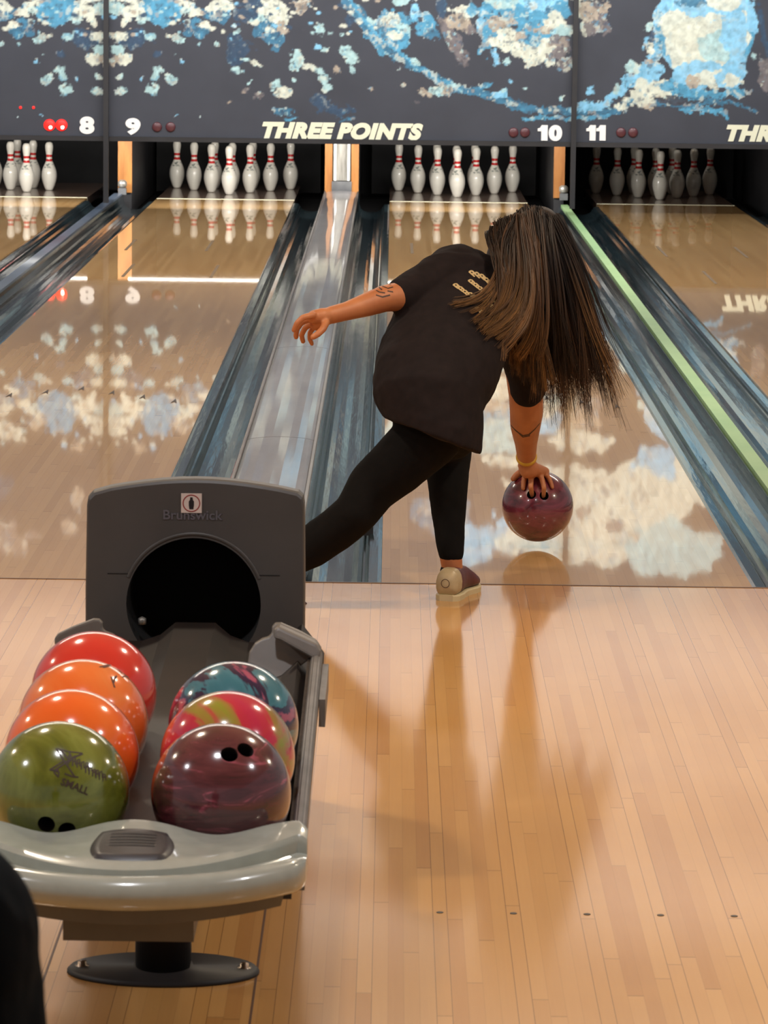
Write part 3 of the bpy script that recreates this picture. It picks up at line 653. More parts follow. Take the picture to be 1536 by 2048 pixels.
# vent pad laid on the lip
pc = (RX+0.004, -4.905); pw, pd = 0.066, 0.068
vs = []; fs = []; NP = 14
for j in range(NP+1):
    for i in range(NP+1):
        a = -1+2*i/NP; b = -1+2*j/NP
        # squircle mapping
        X_ = a*math.sqrt(1-0.36*b*b)*pw; Y_ = b*math.sqrt(1-0.30*a*a)*pd
        p = on_lip(pc[0]+X_, pc[1]+Y_); e = max(abs(a), abs(b))
        vs.append((p.x, p.y, p.z+(0.0062 if e < .9 else 0.005 if e < .99 else -0.004)))
for j in range(NP):
    for i in range(NP):
        fs.append((j*(NP+1)+i, j*(NP+1)+i+1, (j+1)*(NP+1)+i+1, (j+1)*(NP+1)+i))
pad = mk('vent_pad', vs, fs, M['pad'], rack, smooth=True); pad['label'] = 'dark grey rounded hand-dryer vent pad'
for k in range(5):
    yy = pc[1]+0.042-0.0125*k
    vs = []; fs = []
    for i in range(9):
        x = pc[0]-0.034+0.068*i/8
        p = on_lip(x, yy); q = on_lip(x, yy-0.0070)
        vs += [(p.x, p.y, p.z+.0068), (q.x, q.y, q.z+.0068)]
    for i in range(8): fs.append((2*i, 2*i+1, 2*i+3, 2*i+2))
    sl = mk('vent_slot', vs, fs, M['slot'], pad)
    # skirt, gear box, column, foot
def loft_plate(name, z0, z1, hw, y_back, yfront, mat, parent, bow=0.12):
    vs = []; n = 24
    for z, sc in ((z0, .97), (z1, 1.0)):
        for i in range(n+1):
            s = -1+2*i/n; vs.append((RX+hw*s*sc, yfront+bow*s*s, z))
        vs.append((RX+hw*sc, y_back, z)); vs.append((RX-hw*sc, y_back, z))
    m_ = n+3
    fs = [tuple(range(m_)), tuple(range(m_, 2*m_))]+[(i, (i+1) % m_, m_+(i+1) % m_, m_+i) for i in range(m_)]
    bm = bmesh.new(); me = bpy.data.meshes.new('t'); me.from_pydata(vs, [], fs); bm.from_mesh(me)
    return mkbm(name, bm, mat, parent)
loft_plate('lip_skirt', 0.330, 0.358, 0.232, -4.72, -5.012, M['under'], rack)
bm = bmesh.new(); box(bm, RX-0.097, RX+0.097, -4.93, -4.5, 0.283, 0.343); mkbm('motor_box', bm, M['under'], rack, bevel=0.012, seg=3)
lathe('support_post', [(0.0485, 0.008), (0.0485, 0.36)], M['post'], rack, seg=40, loc=(RX, -4.09, 0))
lathe('base_plate', [(0, 0.0), (0.166, 0.0), (0.166, 0.004), (0.160, 0.010), (0.052, 0.012), (0.049, 0.020), (0, 0.020)], M['post'], rack, seg=56, loc=(RX, -4.09, 0.0013), sy=0.6)
for s in (-1, 1):
    bo = lathe('base_bolt', [(0, 0.009), (0.013, 0.009), (0.013, 0.012), (0.008, 0.013), (0.008, 0.019), (0, 0.020)], M['bolt'], rack, seg=14, loc=(RX+s*0.140, -4.09, 0))
# tray, rising gently towards the hood
SL = math.tan(math.radians(2.06))
def zt(y, z0): return z0+(y+4.68)*SL
def tray_piece(name, prof, mat, y0=-4.79, y1=-3.1, **k):
    n = len(prof); vs = [(x, y0, zt(y0, z)) for x, z in prof]+[(x, y1, zt(y1, z)) for x, z in prof]
    fs = [(i, (i+1) % n, n+(i+1) % n, n+i) for i in range(n)]+[tuple(range(n)), tuple(reversed(range(n, 2*n)))]
    bm = bmesh.new(); me = bpy.data.meshes.new('t'); me.from_pydata(vs, [], fs); bm.from_mesh(me)
    return mkbm(name, bm, mat, rack, **k)
tp = [(-.238, .345)]
for c in (-.125, .125):
    for a in (-50, -30, -10, 10, 30, 50):
        r_ = 0.112; A = math.radians(a)
        tp.append((c+r_*math.sin(A), .4515-r_*math.cos(A)+0.0))
tp += [(.238, .345), (.238, .318), (-.238, .318)]
tp = [(RX+x, z) for x, z in tp]
tray_piece('ball_tray', tp, M['deckdark'])
tray_piece('side_rail', [(RX+.236, .335), (RX+.255, .335), (RX+.258, .392), (RX+.252, .400), (RX+.240, .400), (RX+.236, .392)], M['rail'], y1=-3.42, bevel=0.003)
tray_piece('side_rail', [(RX-.240, .29), (RX-.262, .29), (RX-.262, .345), (RX-.240, .345)], M['rail'], y1=-3.42, bevel=0.003)
tray_piece('rail_brush', [(RX+.2335, .345), (RX+.2358, .345), (RX+.2358, .39), (RX+.2300, .39)], M['brush'], y1=-3.45)
bm = bmesh.new(); box(bm, RX+.2585, RX+.270, -3.80, -3.46, .375, .425); mkbm('rail_clip', bm, M['rail'], rack, bevel=0.005)
tray_piece('tray_skirt', [(RX-.20, .25), (RX+.20, .25), (RX+.20, .318), (RX-.20, .318)], M['under'], y0=-4.5)
# guard wings beside the hood mouth
def prism(name, pts, Y, th, mat, parent, lean=0.0, bevel=0.004):
    P = [at(x, y, Y) for x, y in pts]; zc = min(p.z for p in P)
    P = [p+Vector((0, (p.z-zc)*lean, 0)) for p in P]
    n = len(P); vs = P+[p+Vector((0, th, 0)) for p in P]
    fs = [tuple(range(n)), tuple(reversed(range(n, 2*n)))]+[(i, n+i, n+(i+1) % n, (i+1) % n) for i in range(n)]
    bm = bmesh.new(); me = bpy.data.meshes.new('t'); me.from_pydata(vs, [], fs); bm.from_mesh(me)
    return mkbm(name, bm, mat, parent, bevel=bevel, seg=3)
wingp = [(494,1334),(497,1312),(508,1296),(522,1288),(536,1284),(542,1276),(541,1266),(548,1259),(560,1259),(600,1275),(630,1290),(638,1299),(638,1312),(628,1318),(618,1326),(600,1338),(580,1352),(574,1364),(540,1392),(500,1392)]
prism('guard_wing', wingp, -3.46, 0.018, M['wing'], rack, lean=0.5)
prism('guard_fold', [(546,1262),(556,1257),(634,1290),(643,1302),(640,1318),(626,1318),(560,1284),(546,1280)], -3.475, 0.035, M['wing'], rack, lean=0.4, bevel=0.007)
wl = [(2*RX-at(x, y, -3.46).x, at(x, y, -3.46).z) for x, y in wingp]
vs = [(x, -3.40, z+.004) for x, z in wl]+[(x, -3.382, z+.004) for x, z in wl]; n = len(wl)
bm = bmesh.new(); me = bpy.data.meshes.new('t'); me.from_pydata(vs, [], [tuple(range(n)), tuple(reversed(range(n, 2*n)))]+[(i, n+i, n+(i+1) % n, (i+1) % n) for i in range(n)]); bm.from_mesh(me)
mkbm('guard_wing', bm, M['wing'], rack, bevel=0.004)
# hood
HYF = -3.02
outl = [(168,1330),(170,1180),(173,1010),(176,994),(186,984)]
for k in range(1, 12):
    f = k/12; outl.append((186+(596-186)*f, 984-27*math.sin(PI*(0.04+0.92*f))+ (3)*f))
outl += [(597,985),(606,993),(609,1010),(610,1180),(612,1330)]
def hood_mesh():
    P = [at(x, y, HYF) for x, y in outl]
    P[0].z = 0.0; P[-1].z = 0.0; P[0].x = P[1].x; P[-1].x = P[-2].x
    n = len(P); cx = sum(p.x for p in P)/n
    def ring(y, sx, dz): return [Vector((cx+(p.x-cx)*sx, y, p.z*(1-dz) if p.z > .05 else 0.0)) for p in P]
    R = [ring(HYF+.008, .985, .006), ring(HYF, .975, .010), ring(HYF-.0, .968, .014)]
    R = [ring(HYF+.30, .90, .16), ring(HYF+.18, .97, .05), ring(HYF+.045, 1.0, 0.0), ring(HYF+.012, 1.0, 0.0), ring(HYF+.003, .994, .003), ring(HYF, .982, .010)]
    vs = [p for r in R for p in r]; fs = []
    for a in range(len(R)-1):
        fs += [(a*n+i, a*n+(i+1) % n, (a+1)*n+(i+1) % n, (a+1)*n+i) for i in range(n)]
    fs += [tuple(range(n)), tuple(range((len(R)-1)*n, len(R)*n))]
    bm = bmesh.new(); me = bpy.data.meshes.new('t'); me.from_pydata(vs, [], fs); bm.from_mesh(me)
    bmesh.ops.recalc_face_normals(bm, faces=bm.faces); me2 = bpy.data.meshes.new('hood'); bm.to_mesh(me2); bm.free(); return me2
hc = at(387, 1209, HYF); HR = 0.1345
def cyl_mesh(r, c, axis_rot, depth, seg=64):
    bm = bmesh.new(); bmesh.ops.create_cone(bm, cap_ends=True, segments=seg, radius1=r, radius2=r, depth=depth, matrix=Matrix.Translation(c) @ axis_rot)
    me = bpy.data.meshes.new('cut'); bm.to_mesh(me); bm.free(); return me
def boolean(me, cuts, mat_in):
    """cut several cutter meshes out of me; the cut faces take mat_in"""
    tmp = bpy.data.objects.new('tmp', me); COL.objects.link(tmp); cs = []
    me.materials.append(mat_in)
    for c in cuts:
        c.materials.append(me.materials[0]); c.materials.append(mat_in)
        for p in c.polygons: p.material_index = 1
        o = bpy.data.objects.new('tmpc', c); COL.objects.link(o); cs.append(o)
        md = tmp.modifiers.new('b', 'BOOLEAN'); md.operation = 'DIFFERENCE'; md.object = o; md.solver = 'EXACT'
    dg = bpy.context.evaluated_depsgraph_get(); out = bpy.data.meshes.new_from_object(tmp.evaluated_get(dg), depsgraph=dg)
    for o in cs+[tmp]: bpy.data.objects.remove(o)
    return out
me = hood_mesh(); me.materials.append(M['hood'])
me = boolean(me, [cyl_mesh(HR, Vector((hc.x, HYF+.10, hc.z)), Matrix.Rotation(PI/2, 4, 'X'), 0.26)], M['hood_in'])
hood = link_mesh('hood', me, None, rack)
hood['label'] = 'dark grey arched hood with a round opening'
# raised ring and panel outline on the hood face
def ring_mesh(name, c, r, tube, mat, parent, a0=0, a1=2*PI, Yp=HYF, flat=.6):
    vs = []; fs = []; n = 64; k = 8
    full = abs(a1-a0-2*PI) < 1e-3
    for i in range(n+(0 if full else 1)):
        a = a0+(a1-a0)*i/n
        for j in range(k):
            b = 2*PI*j/k; rr = r+tube*math.cos(b)
            vs.append((c.x+rr*math.cos(a), Yp+tube*flat*math.sin(b), c.z+rr*math.sin(a)))
    N_ = n if full else n+1
    for i in range(n):
        for j in range(k):
            fs.append((i*k+j, i*k+(j+1) % k, ((i+1) % N_)*k+(j+1) % k, ((i+1) % N_)*k+j))
    return mk(name, vs, fs, mat, parent, smooth=True)
ring_mesh('mouth_rim', Vector((hc.x, 0, hc.z+.002)), HR+.006, .004, M['hood'], rack, PI*.12, PI*.88)
for s in (-1, 1):
    add_box('panel_crease', hc.x+s*0.150-.022, hc.x+s*0.150+.022, HYF-.001, HYF+.002, hc.z+.060, hc.z+.0615, M['hood_in'], rack)
lathe('hood_catch', [(0, 0), (.008, 0), (.008, .012), (0, .016)], M['silver'], rack, seg=16, loc=(hc.x-.104, HYF+.02, hc.z-.045))
# embossed maker's lettering and warning sticker
def text_plane(name, s, c, wd, hg, y, mat, parent, bold=0.0, shear=0, depth=.002):
    cu = bpy.data.curves.new(name, 'FONT'); cu.body = s; cu.size = 1; cu.offset = bold; cu.extrude = 0.01; cu.shear = shear
    tmp = bpy.data.objects.new('tmp', cu); COL.objects.link(tmp)
    dg = bpy.context.evaluated_depsgraph_get(); me = bpy.data.meshes.new_from_object(tmp.evaluated_get(dg), depsgraph=dg)
    bpy.data.objects.remove(tmp)
    xs = [v.co.x for v in me.vertices]; ys_ = [v.co.y for v in me.vertices]
    x0, x1, y0, y1 = min(xs), max(xs), min(ys_), max(ys_)
    for vv in me.vertices:
        vv.co = Vector((c[0]+((vv.co.x-x0)/(x1-x0)-.5)*wd, y-(vv.co.z+.01)*depth/.02, c[1]+((vv.co.y-y0)/(y1-y0)-.5)*hg))
    me.update(); me.materials.clear(); return link_mesh(name, me, mat, parent)
bc = at(386, 1030, HYF)
M['emboss'] = newmat('embossed_plastic', srgb(92,92,98), 0.3)
text_plane('maker_lettering', 'Brunswick', (bc.x, bc.z), 0.118, 0.019, HYF+.0005, M['emboss'], rack, bold=.012, depth=.0025)
sc_ = at(383, 1006, HYF)
st = add_box('warning_sticker', sc_.x-.0205, sc_.x+.0205, HYF-.0035, HYF+.001, sc_.z-.0195, sc_.z+.0195, M['sticker'], rack)
ring_mesh('sticker_ring', Vector((sc_.x, 0, sc_.z)), .0165, .0011, M['stred'], st, Yp=HYF-.0038)
# the pictogram on the sticker: a small dark figure of a hand-high bottle
pz = [(-.0035, -.012), (.0035, -.012), (.0045, -.004), (.0045, .004), (.0025, .007), (.0022, .012), (-.0022, .012), (-.0025, .007), (-.0045, .004), (-.0045, -.004)]
mk('sticker_figure', [(sc_.x+a*1.15, HYF-.0040, sc_.z+b) for a, b in pz], [tuple(range(len(pz)))], M['stblack'], st)

# ------------------------------------------------------------------ bowling balls
BR = 0.10825
def ball_mat(name, kind, cols, scale=6, dist=2.0, stretch=(1,1,1), rot=(0,0,0), rough=0.16, stops=None, detail=4):
    mt = newmat(name, cols[0], rough, coat=1.0, coat_rough=0.075); t = NT(mt)
    v = t.mapping(t.coord(), scale=stretch, rot=rot)
    f = t.noise(v, scale, detail, 0.55, dist)
    if stops is None: stops = [0.3+0.4*i/(len(cols)-1) for i in range(len(cols))]
    c = t.ramp(f, list(zip(stops, cols)))
    t.l(c, t.b.inputs['Base Color']); return mt
def camdir(nx, ny):
    nz = math.sqrt(max(0, 1-nx*nx-ny*ny)); return nx, ny, nz
def ball_dir(center, nx, ny):
    """surface direction of a ball seen at offset (nx, ny) of its radius from its middle"""
    view = (CAMP-center).normalized(); rt = (RT-view*RT.dot(view)).normalized(); up = view.cross(rt)
    a, b, c = camdir(nx, ny); return (rt*a+up*b+view*c).normalized()
def make_ball(center, mat, holes, label, group='bowling balls on the return rack', r=BR):
    bm = bmesh.new(); bmesh.ops.create_uvsphere(bm, u_segments=72, v_segments=48, radius=r)
    me = bpy.data.meshes.new('bowling_ball'); bm.to_mesh(me); bm.free(); me.materials.append(mat)
    cuts = []
    for (nx, ny, hr) in holes:
        d = ball_dir(center, nx, ny)
        cuts.append(cyl_mesh(hr, d*(r-.02), d.to_track_quat('Z', 'Y').to_matrix().to_4x4(), 0.07, 28))
    if cuts: me = boolean(me, cuts, M['hole'])
    me.polygons.foreach_set('use_smooth', [True]*len(me.polygons))
    try: me.set_sharp_from_angle(angle=math.radians(35))
    except Exception: pass
    o = bpy.data.objects.new('bowling_ball', me); COL.objects.link(o); o.location = center
    return tag(o, label, 'bowling ball', group)
M['hole'] = newmat('finger_hole', (0.012,0.008,0.008), 0.7)
M['b_green'] = ball_mat('ball_olive_green', '', [srgb(74,80,20), srgb(98,104,30), srgb(122,128,54), srgb(88,94,26)], 7, 1.2)
M['b_or1'] = ball_mat('ball_orange', '', [srgb(236,92,26), srgb(240,104,34), srgb(242,122,52)], 5, .6)
M['b_or2'] = ball_mat('ball_orange_worn', '', [srgb(234,98,28), srgb(238,120,52), srgb(232,142,78)], 5, .8)
M['b_red'] = ball_mat('ball_red', '', [srgb(206,44,34), srgb(216,52,40), srgb(210,60,50)], 4, .5)
M['b_mar'] = ball_mat('ball_maroon_swirl', '', [srgb(46,22,26), srgb(84,36,44), srgb(98,46,52), srgb(176,84,102), srgb(84,82,66)], 10, 1.5, (1, 1, 4.5), (0, .45, 0), stops=[.28, .45, .60, .70, .76])
M['b_pink'] = ball_mat('ball_pink_green', '', [srgb(138,140,38), srgb(160,116,54), srgb(190,40,60), srgb(186,26,72), srgb(196,56,84)], 6, 1.0, stops=[.34, .42, .47, .6, .75])
M['b_blue'] = ball_mat('ball_blue_pink_swirl', '', [srgb(44,110,122), srgb(56,118,130), srgb(34,24,56), srgb(42,28,66), srgb(160,76,98), srgb(176,90,108)], 6, 1.8, stops=[.36, .44, .47, .54, .57, .7])
M['b_held'] = ball_mat('ball_wine_red', '', [srgb(60,20,32), srgb(92,32,46), srgb(116,46,62), srgb(78,26,40)], 8, 1.8, (1, 1, 2), rough=.25)
def rowpos(x, k): 
    y = -4.68+.2165*k*math.cos(math.radians(2.06)); return Vector((x, y, 0.4528+(y+4.68)*SL))
LX, RXX = -1.014, -0.764
b_green = make_ball(rowpos(LX, 0), M['b_green'], [(-.18, -.47, .0135), (.11, -.55, .0135)], 'olive green bowling ball, front of the left column, with engraved brown writing')
make_ball(rowpos(LX, 1), M['b_or1'], [], 'plain orange bowling ball right behind the olive green one')
b_or2 = make_ball(rowpos(LX, 2), M['b_or2'], [], 'orange bowling ball with dark scratched writing, just in front of the red ball')
make_ball(rowpos(LX, 3), M['b_red'], [], 'glossy red bowling ball at the back of the left column')
make_ball(rowpos(RXX, 0), M['b_mar'], [(.115, .545, .0135), (.345, .61, .0135)], 'dark maroon swirled bowling ball with two finger holes, front of the right column')
make_ball(rowpos(RXX, 1), M['b_pink'], [], 'pink and lime marbled bowling ball in the middle of the right column')
make_ball(rowpos(RXX, 2), M['b_blue'], [], 'teal, purple and pink swirled bowling ball at the back of the right column')
HB = atd = None
def at_depth(px, py, d): return CAMP+(fw+RT*((px-768)/FPX)+UP*((1024-py)/FPX))*d
HB = at_depth(1075, 1012, 10.99)
held = make_ball(HB, M['b_held'], [(-.17, .32, .014), (.185, .29, .014)], 'wine red bowling ball in the bowler\'s right hand, just above the lane', None)

# engraved writing: strokes laid on the ball surface
def ball_strokes(ball, strokes, width, mat, name, lift=.0004):
    c = Vector(ball.location); vs = []; fs = []
    for st_ in strokes:
        pts = []
        for a, b in zip(st_[:-1], st_[1:]):
            n_ = max(1, int(math.hypot(b[0]-a[0], b[1]-a[1])/.03))
            pts += [(a[0]+(b[0]-a[0])*i/n_, a[1]+(b[1]-a[1])*i/n_) for i in range(n_)]
        pts.append(st_[-1]); P = [ball_dir(c, x, y)*(BR+lift) for x, y in pts]
        k0 = len(vs)
        for i, p in enumerate(P):
            tdir = (P[min(i+1, len(P)-1)]-P[max(i-1, 0)]).normalized(); sd = tdir.cross(p.normalized())*width/2
            vs += [p+sd, p-sd]
        fs += [(k0+2*i, k0+2*i+1, k0+2*i+3, k0+2*i+2) for i in range(len(P)-1)]
    me = bpy.data.meshes.new(name); me.from_pydata([tuple(v) for v in vs], [], fs); me.materials.append(mat)
    o = bpy.data.objects.new(name, me); COL.objects.link(o); o.parent = ball; return o
M['engrave'] = newmat('engraving', srgb(58,40,26), 0.6)
# green ball: big outlined X, a slanting script word and SMALL below ; coordinates in ball radii from (119,1577)
def g(px, py): return ((px-119)/140, (1577-py)/140)
X_ = [[g(112,1494),g(138,1500),g(141,1512),g(164,1505),g(160,1502)],[g(138,1500),g(164,1503)],[g(164,1503),g(133,1519),g(128,1522)],[g(100,1536),g(126,1519)],[g(107,1538),g(128,1524),g(150,1508)],[g(100,1536),g(118,1536)],[g(108,1540),g(117,1550),g(118,1540),g(104,1536)],[g(129,1543),g(145,1549),g(156,1550)],[g(112,1494),g(150,1551)],[g(121,1496),g(140,1520)]]
ball_strokes(b_green, X_, .0024, M['engrave'], 'engraved_letter')
W_ = []
def scribble(x0, y0, x1, y1, h, n, seed):
    rr = random.Random(seed); out = []
    for i in range(n):
        f = i/(n-1); x = x0+(x1-x0)*f; y = y0+(y1-y0)*f
        out.append([g(x-2, y+h*.5), g(x-1, y-h*rr.uniform(.2, .5)), g(x+3, y-h*rr.uniform(.3, .6)), g(x+4, y+h*rr.uniform(.1, .5))])
        if rr.random() < .6: out.append([g(x, y), g(x+5, y-h*.1)])
    return out
ball_strokes(b_green, scribble(138, 1516, 172, 1530, 17, 5, 2)+scribble(172, 1534, 206, 1550, 16, 6, 3), .0022, M['engrave'], 'engraved_word')
def ball_text(ball, s, cx, cy, R, ang, size, mat, name, bold=.02):
    """lettering curved onto the ball; cx, cy in ball radii, ang in degrees"""
    cu = bpy.data.curves.new(name, 'FONT'); cu.body = s; cu.size = 1; cu.offset = bold; cu.align_x = 'CENTER'; cu.align_y = 'CENTER'; cu.resolution_u = 3
    tmp = bpy.data.objects.new('tmp', cu); COL.objects.link(tmp)
    dg = bpy.context.evaluated_depsgraph_get(); me = bpy.data.meshes.new_from_object(tmp.evaluated_get(dg), depsgraph=dg); bpy.data.objects.remove(tmp)
    c = Vector(ball.location); n0 = ball_dir(c, cx, cy); view = (CAMP-c).normalized()
    rt = (RT-n0*RT.dot(n0)).normalized(); up = n0.cross(rt)
    A = math.radians(ang); e1 = rt*math.cos(A)+up*math.sin(A); e2 = -rt*math.sin(A)+up*math.cos(A)
    for v in me.vertices:
        p = n0*BR+e1*v.co.x*size+e2*v.co.y*size; v.co = p.normalized()*(BR+.0006)
    me.materials.clear(); me.materials.append(mat); o = bpy.data.objects.new(name, me); COL.objects.link(o); o.parent = ball
    return o
ball_text(b_green, 'SMALL', .22, .06, 0, -20, .016, M['engrave'], 'engraved_size')
M['scratch'] = newmat('scratched_writing', srgb(84,48,36), 0.7)
def g2(px, py): c = b_or2.location; return ((px-159)/130.5, (1446-py)/130.5)
ball_strokes(b_or2, [[g2(191,1333),g2(205,1329),g2(215,1326)],[g2(198,1334),g2(212,1330)],[g2(214,1352),g2(217,1362),g2(221,1374)],[g2(222,1352),g2(219,1364)],[g2(225,1350),g2(221,1358)],[g2(228,1336),g2(236,1345),g2(230,1340)],[g2(240,1345),g2(246,1353),g2(252,1358)],[g2(236,1352),g2(250,1350)],[g2(222,1330),g2(232,1336)],[g2(244,1340),g2(256,1354)]], .0030, M['scratch'], 'scratched_mark')

# ------------------------------------------------------------------ bodies: one continuous surface from tapered segments
def blob_bm(chains, seg=20):
    bm = bmesh.new()
    for ch in chains:
        for i, (p, r) in enumerate(ch):
            r3 = r if isinstance(r, tuple) else (r, r, r)
            bmesh.ops.create_uvsphere(bm, u_segments=seg, v_segments=12, radius=1, matrix=Matrix.Translation(p) @ Matrix.Diagonal((*r3, 1)))
            if i:
                q, rq = ch[i-1]
                if isinstance(r, tuple) or isinstance(rq, tuple): continue
                d = Vector(p)-Vector(q); L = d.length
                if L < 1e-5 or L <= abs(r-rq): continue
                k = (rq-r)/L; cs = math.sqrt(1-k*k)
                a = Vector(q)+d.normalized()*rq*k; b = Vector(p)+d.normalized()*r*k
                rot = d.to_track_quat('Z', 'Y').to_matrix().to_4x4()
                bmesh.ops.create_cone(bm, cap_ends=True, segments=seg, radius1=rq*cs, radius2=r*cs, depth=(b-a).length, matrix=Matrix.Translation((a+b)/2) @ rot)
    return bm
def loft_bm(bm, rings, n=28):
    """rings: list of (centre, half-axis a, half-axis b)"""
    vs = []
    for c, a, b in rings:
        vs.append([bm.verts.new(Vector(c)+Vector(a)*math.cos(2*PI*i/n)+Vector(b)*math.sin(2*PI*i/n)) for i in range(n)])
    for r1, r2 in zip(vs[:-1], vs[1:]):
        for i in range(n): bm.faces.new((r1[i], r1[(i+1) % n], r2[(i+1) % n], r2[i]))
    bm.faces.new(list(reversed(vs[0]))); bm.faces.new(vs[-1])
def surface(name, bm, voxel, smooth_it, mat, parent, wrinkle=None, origin=None):
    bmesh.ops.recalc_face_normals(bm, faces=bm.faces)
    me = bpy.data.meshes.new(name); bm.to_mesh(me); bm.free()
    o = bpy.data.objects.new(name, me); COL.objects.link(o)
    md = o.modifiers.new('r', 'REMESH'); md.mode = 'VOXEL'; md.voxel_size = voxel; md.use_smooth_shade = True
    sm = o.modifiers.new('s', 'SMOOTH'); sm.factor = .5; sm.iterations = smooth_it
    if wrinkle:
        tx = bpy.data.textures.new('w', 'CLOUDS'); tx.noise_scale = wrinkle[1]; tx.noise_depth = 2
        dm = o.modifiers.new('d', 'DISPLACE'); dm.texture = tx; dm.strength = wrinkle[0]; dm.mid_level = .5; dm.texture_coords = 'GLOBAL'
    apply_mods(o)
    o.data.materials.clear(); o.data.materials.append(mat)
    o.data.polygons.foreach_set('use_smooth', [True]*len(o.data.polygons))
    if parent: o.parent = parent; o.location = -Vector(parent.location)
    return o
def bez(a, b, c, d, t): 
    u = 1-t; return a*(u*u*u)+b*(3*u*u*t)+c*(3*u*t*t)+d*(t*t*t)
M['skin'] = noisy('skin', srgb(190,122,78), srgb(172,104,66), 14.0, 0.5)
M['skin'].node_tree.nodes['Principled BSDF'].inputs['Subsurface Weight'].default_value = 0.05
M['shirt'] = noisy('black_cotton', srgb(36,29,30), srgb(29,24,25), 30.0, 0.95, 0.04, spec=0.15)
M['legs'] = noisy('black_leggings', srgb(19,17,17), srgb(15,14,14), 30.0, 0.95, 0.02, spec=0.15)
M['print'] = newmat('cream_print', srgb(190,165,120), 0.6)
M['ink'] = newmat('tattoo_ink', srgb(70,48,38), 0.6)
M['tan'] = noisy('shoe_tan', srgb(196,176,138), srgb(176,154,116), 30, 0.4)
M['maroon'] = noisy('shoe_maroon', srgb(96,46,46), srgb(82,38,38), 30, 0.45)
M['sole'] = newmat('shoe_sole', srgb(206,190,150), 0.5)
M['band'] = newmat('yellow_band', srgb(206,160,50), 0.45)

def P(px, py, Y): return at(px, py, Y)
def pr(n, Y): return n/px_scale(Y)
def C_(lst): return [(P(x, y, Y), pr(r, Y)) for x, y, Y, r in lst]
foot0 = Vector((-0.33, -0.20, 0))
bowler = empty('person', foot0, 'person with long brown hair, black t-shirt and leggings, bending low to release a ball', 'person')

# joints, in picture position and distance
stand = [(872,840,-.34,58),(893,885,-.06,52),(895,935,-.10,42),(896,985,-.14,37),(898,1050,-.17,30),(902,1115,-.20,23),(905,1142,-.20,21)]
trail = [(858,872,-.38,64),(800,925,-.40,58),(745,975,-.42,50),(712,1026,-.45,43),(668,1062,-.43,42),(620,1096,-.42,39),(560,1130,-.42,30),(500,1155,-.42,23),(480,1165,-.42,22)]
def fingers(base, dirs_up, palm_n, lens, r, curl, spread):
    """five chains; base list of knuckle points, each bends towards palm_n"""
    out = []
    for (b, d, L) in zip(base, dirs_up, lens):
        p = Vector(b); dd = Vector(d).normalized(); ch = [(p, r*1.05)]
        for k, f in enumerate((.45, .30, .25)):
            ax = dd.cross(Vector(palm_n)); 
            if ax.length > 1e-4: dd = Matrix.Rotation(curl[k], 3, ax.normalized()) @ dd
            p = p+dd*L*f; ch.append((p.copy(), r*(1-.1*(k+1))))
        out.append(ch)
    return out
# right hand over the ball
wr = P(1053, 915, .60)
handR = []
hc_ = HB
def onball(nx, ny, h): return hc_+ball_dir(hc_, nx, ny)*(BR+h)
palm = [(wr, .023), (P(1055, 938, .615), .027)]
handR.append([(wr, .023), (P(1055, 940, .612), .025), (onball(-.22, .88, .012), .017)])
handR.append([(wr, .022), (P(1062, 940, .612), .024), (onball(-.03, .86, .014), .017)])
handR.append([(P(1066, 938, .612), .022), (onball(.18, .86, .012), .015)])
# fingers: index and little outside, middle and ring into the holes, thumb on the far left side
def fchain(pts, r): return [(onball(a, b, h), r*(1-.08*i)) for i, (a, b, h) in enumerate(pts)]
handR += [fchain([(-.25, .86, .012), (-.33, .70, .012), (-.36, .56, .009), (-.37, .46, .007)], .0095),
          fchain([(-.12, .84, .014), (-.15, .64, .020), (-.165, .46, .014), (-.17, .34, -.014)], .0098),
          fchain([(.04, .84, .014), (.10, .64, .020), (.16, .45, .014), (.185, .31, -.014)], .0095),
          fchain([(.18, .84, .011), (.29, .70, .011), (.35, .58, .009), (.39, .49, .006)], .0085)]
handR.append([(P(1046, 930, .62), .016), (onball(-.36, .88, .012), .012), (onball(-.52, .79, .011), .0105), (onball(-.62, .70, .009), .0095)])
# left hand, relaxed, trailing out to the left
WL = (663,630,-.34)
wl_ = P(*WL)
handL = [[(wl_, .021), (P(644,632,-.36), .022), (P(628,634,-.37), .019)], [(wl_, .020), (P(645,642,-.355), .019), (P(632,650,-.35), .016)]]
def fL(pts, r): return [(P(x, y, Y), r*(1-.07*i)) for i, (x, y, Y) in enumerate(pts)]
handL += [fL([(626,630,-.39),(606,635,-.41),(594,646,-.415),(588,660,-.41)], .0094),
          fL([(624,636,-.37),(603,645,-.375),(593,659,-.37),(592,674,-.36)], .0094),
          fL([(626,644,-.35),(610,656,-.345),(603,670,-.335),(606,683,-.325)], .0090),
          fL([(630,651,-.335),(620,665,-.325),(619,677,-.315),(624,688,-.305)], .0082),
          fL([(652,645,-.375),(646,658,-.40),(636,668,-.415),(626,674,-.42)], .0108)]
armR = [(1040,640,.22,45),(1046,700,.29,42),(1052,790,.40,35),(1053,822,.43,34),(1051,850,.48,31),(1052,885,.54,23),(1053,915,.60,19)]
armL = [(905,540,-.02,46),(850,572,-.12,38),(806,592,-.20,30),(770,597,-.24,27),(735,609,-.27,24),(695,622,-.31,19),(663,630,-.34,18)]
headc = P(1074, 505, .12)
HRr = .098
torsoc = [(862,832,-.36,76),(872,750,-.26,80),(910,675,-.14,88),(955,610,-.02,78),(1005,560,.05,38)]
chains = [C_(torsoc), C_(stand), C_(trail), C_(armR), C_(armL), [(P(1005,560,.05), .055), (P(1045,530,.09), .052)],
          C_([(955,600,-.02,64),(905,545,-.02,50)]), C_([(970,610,.02,66),(1038,640,.20,50)])]+handR+handL
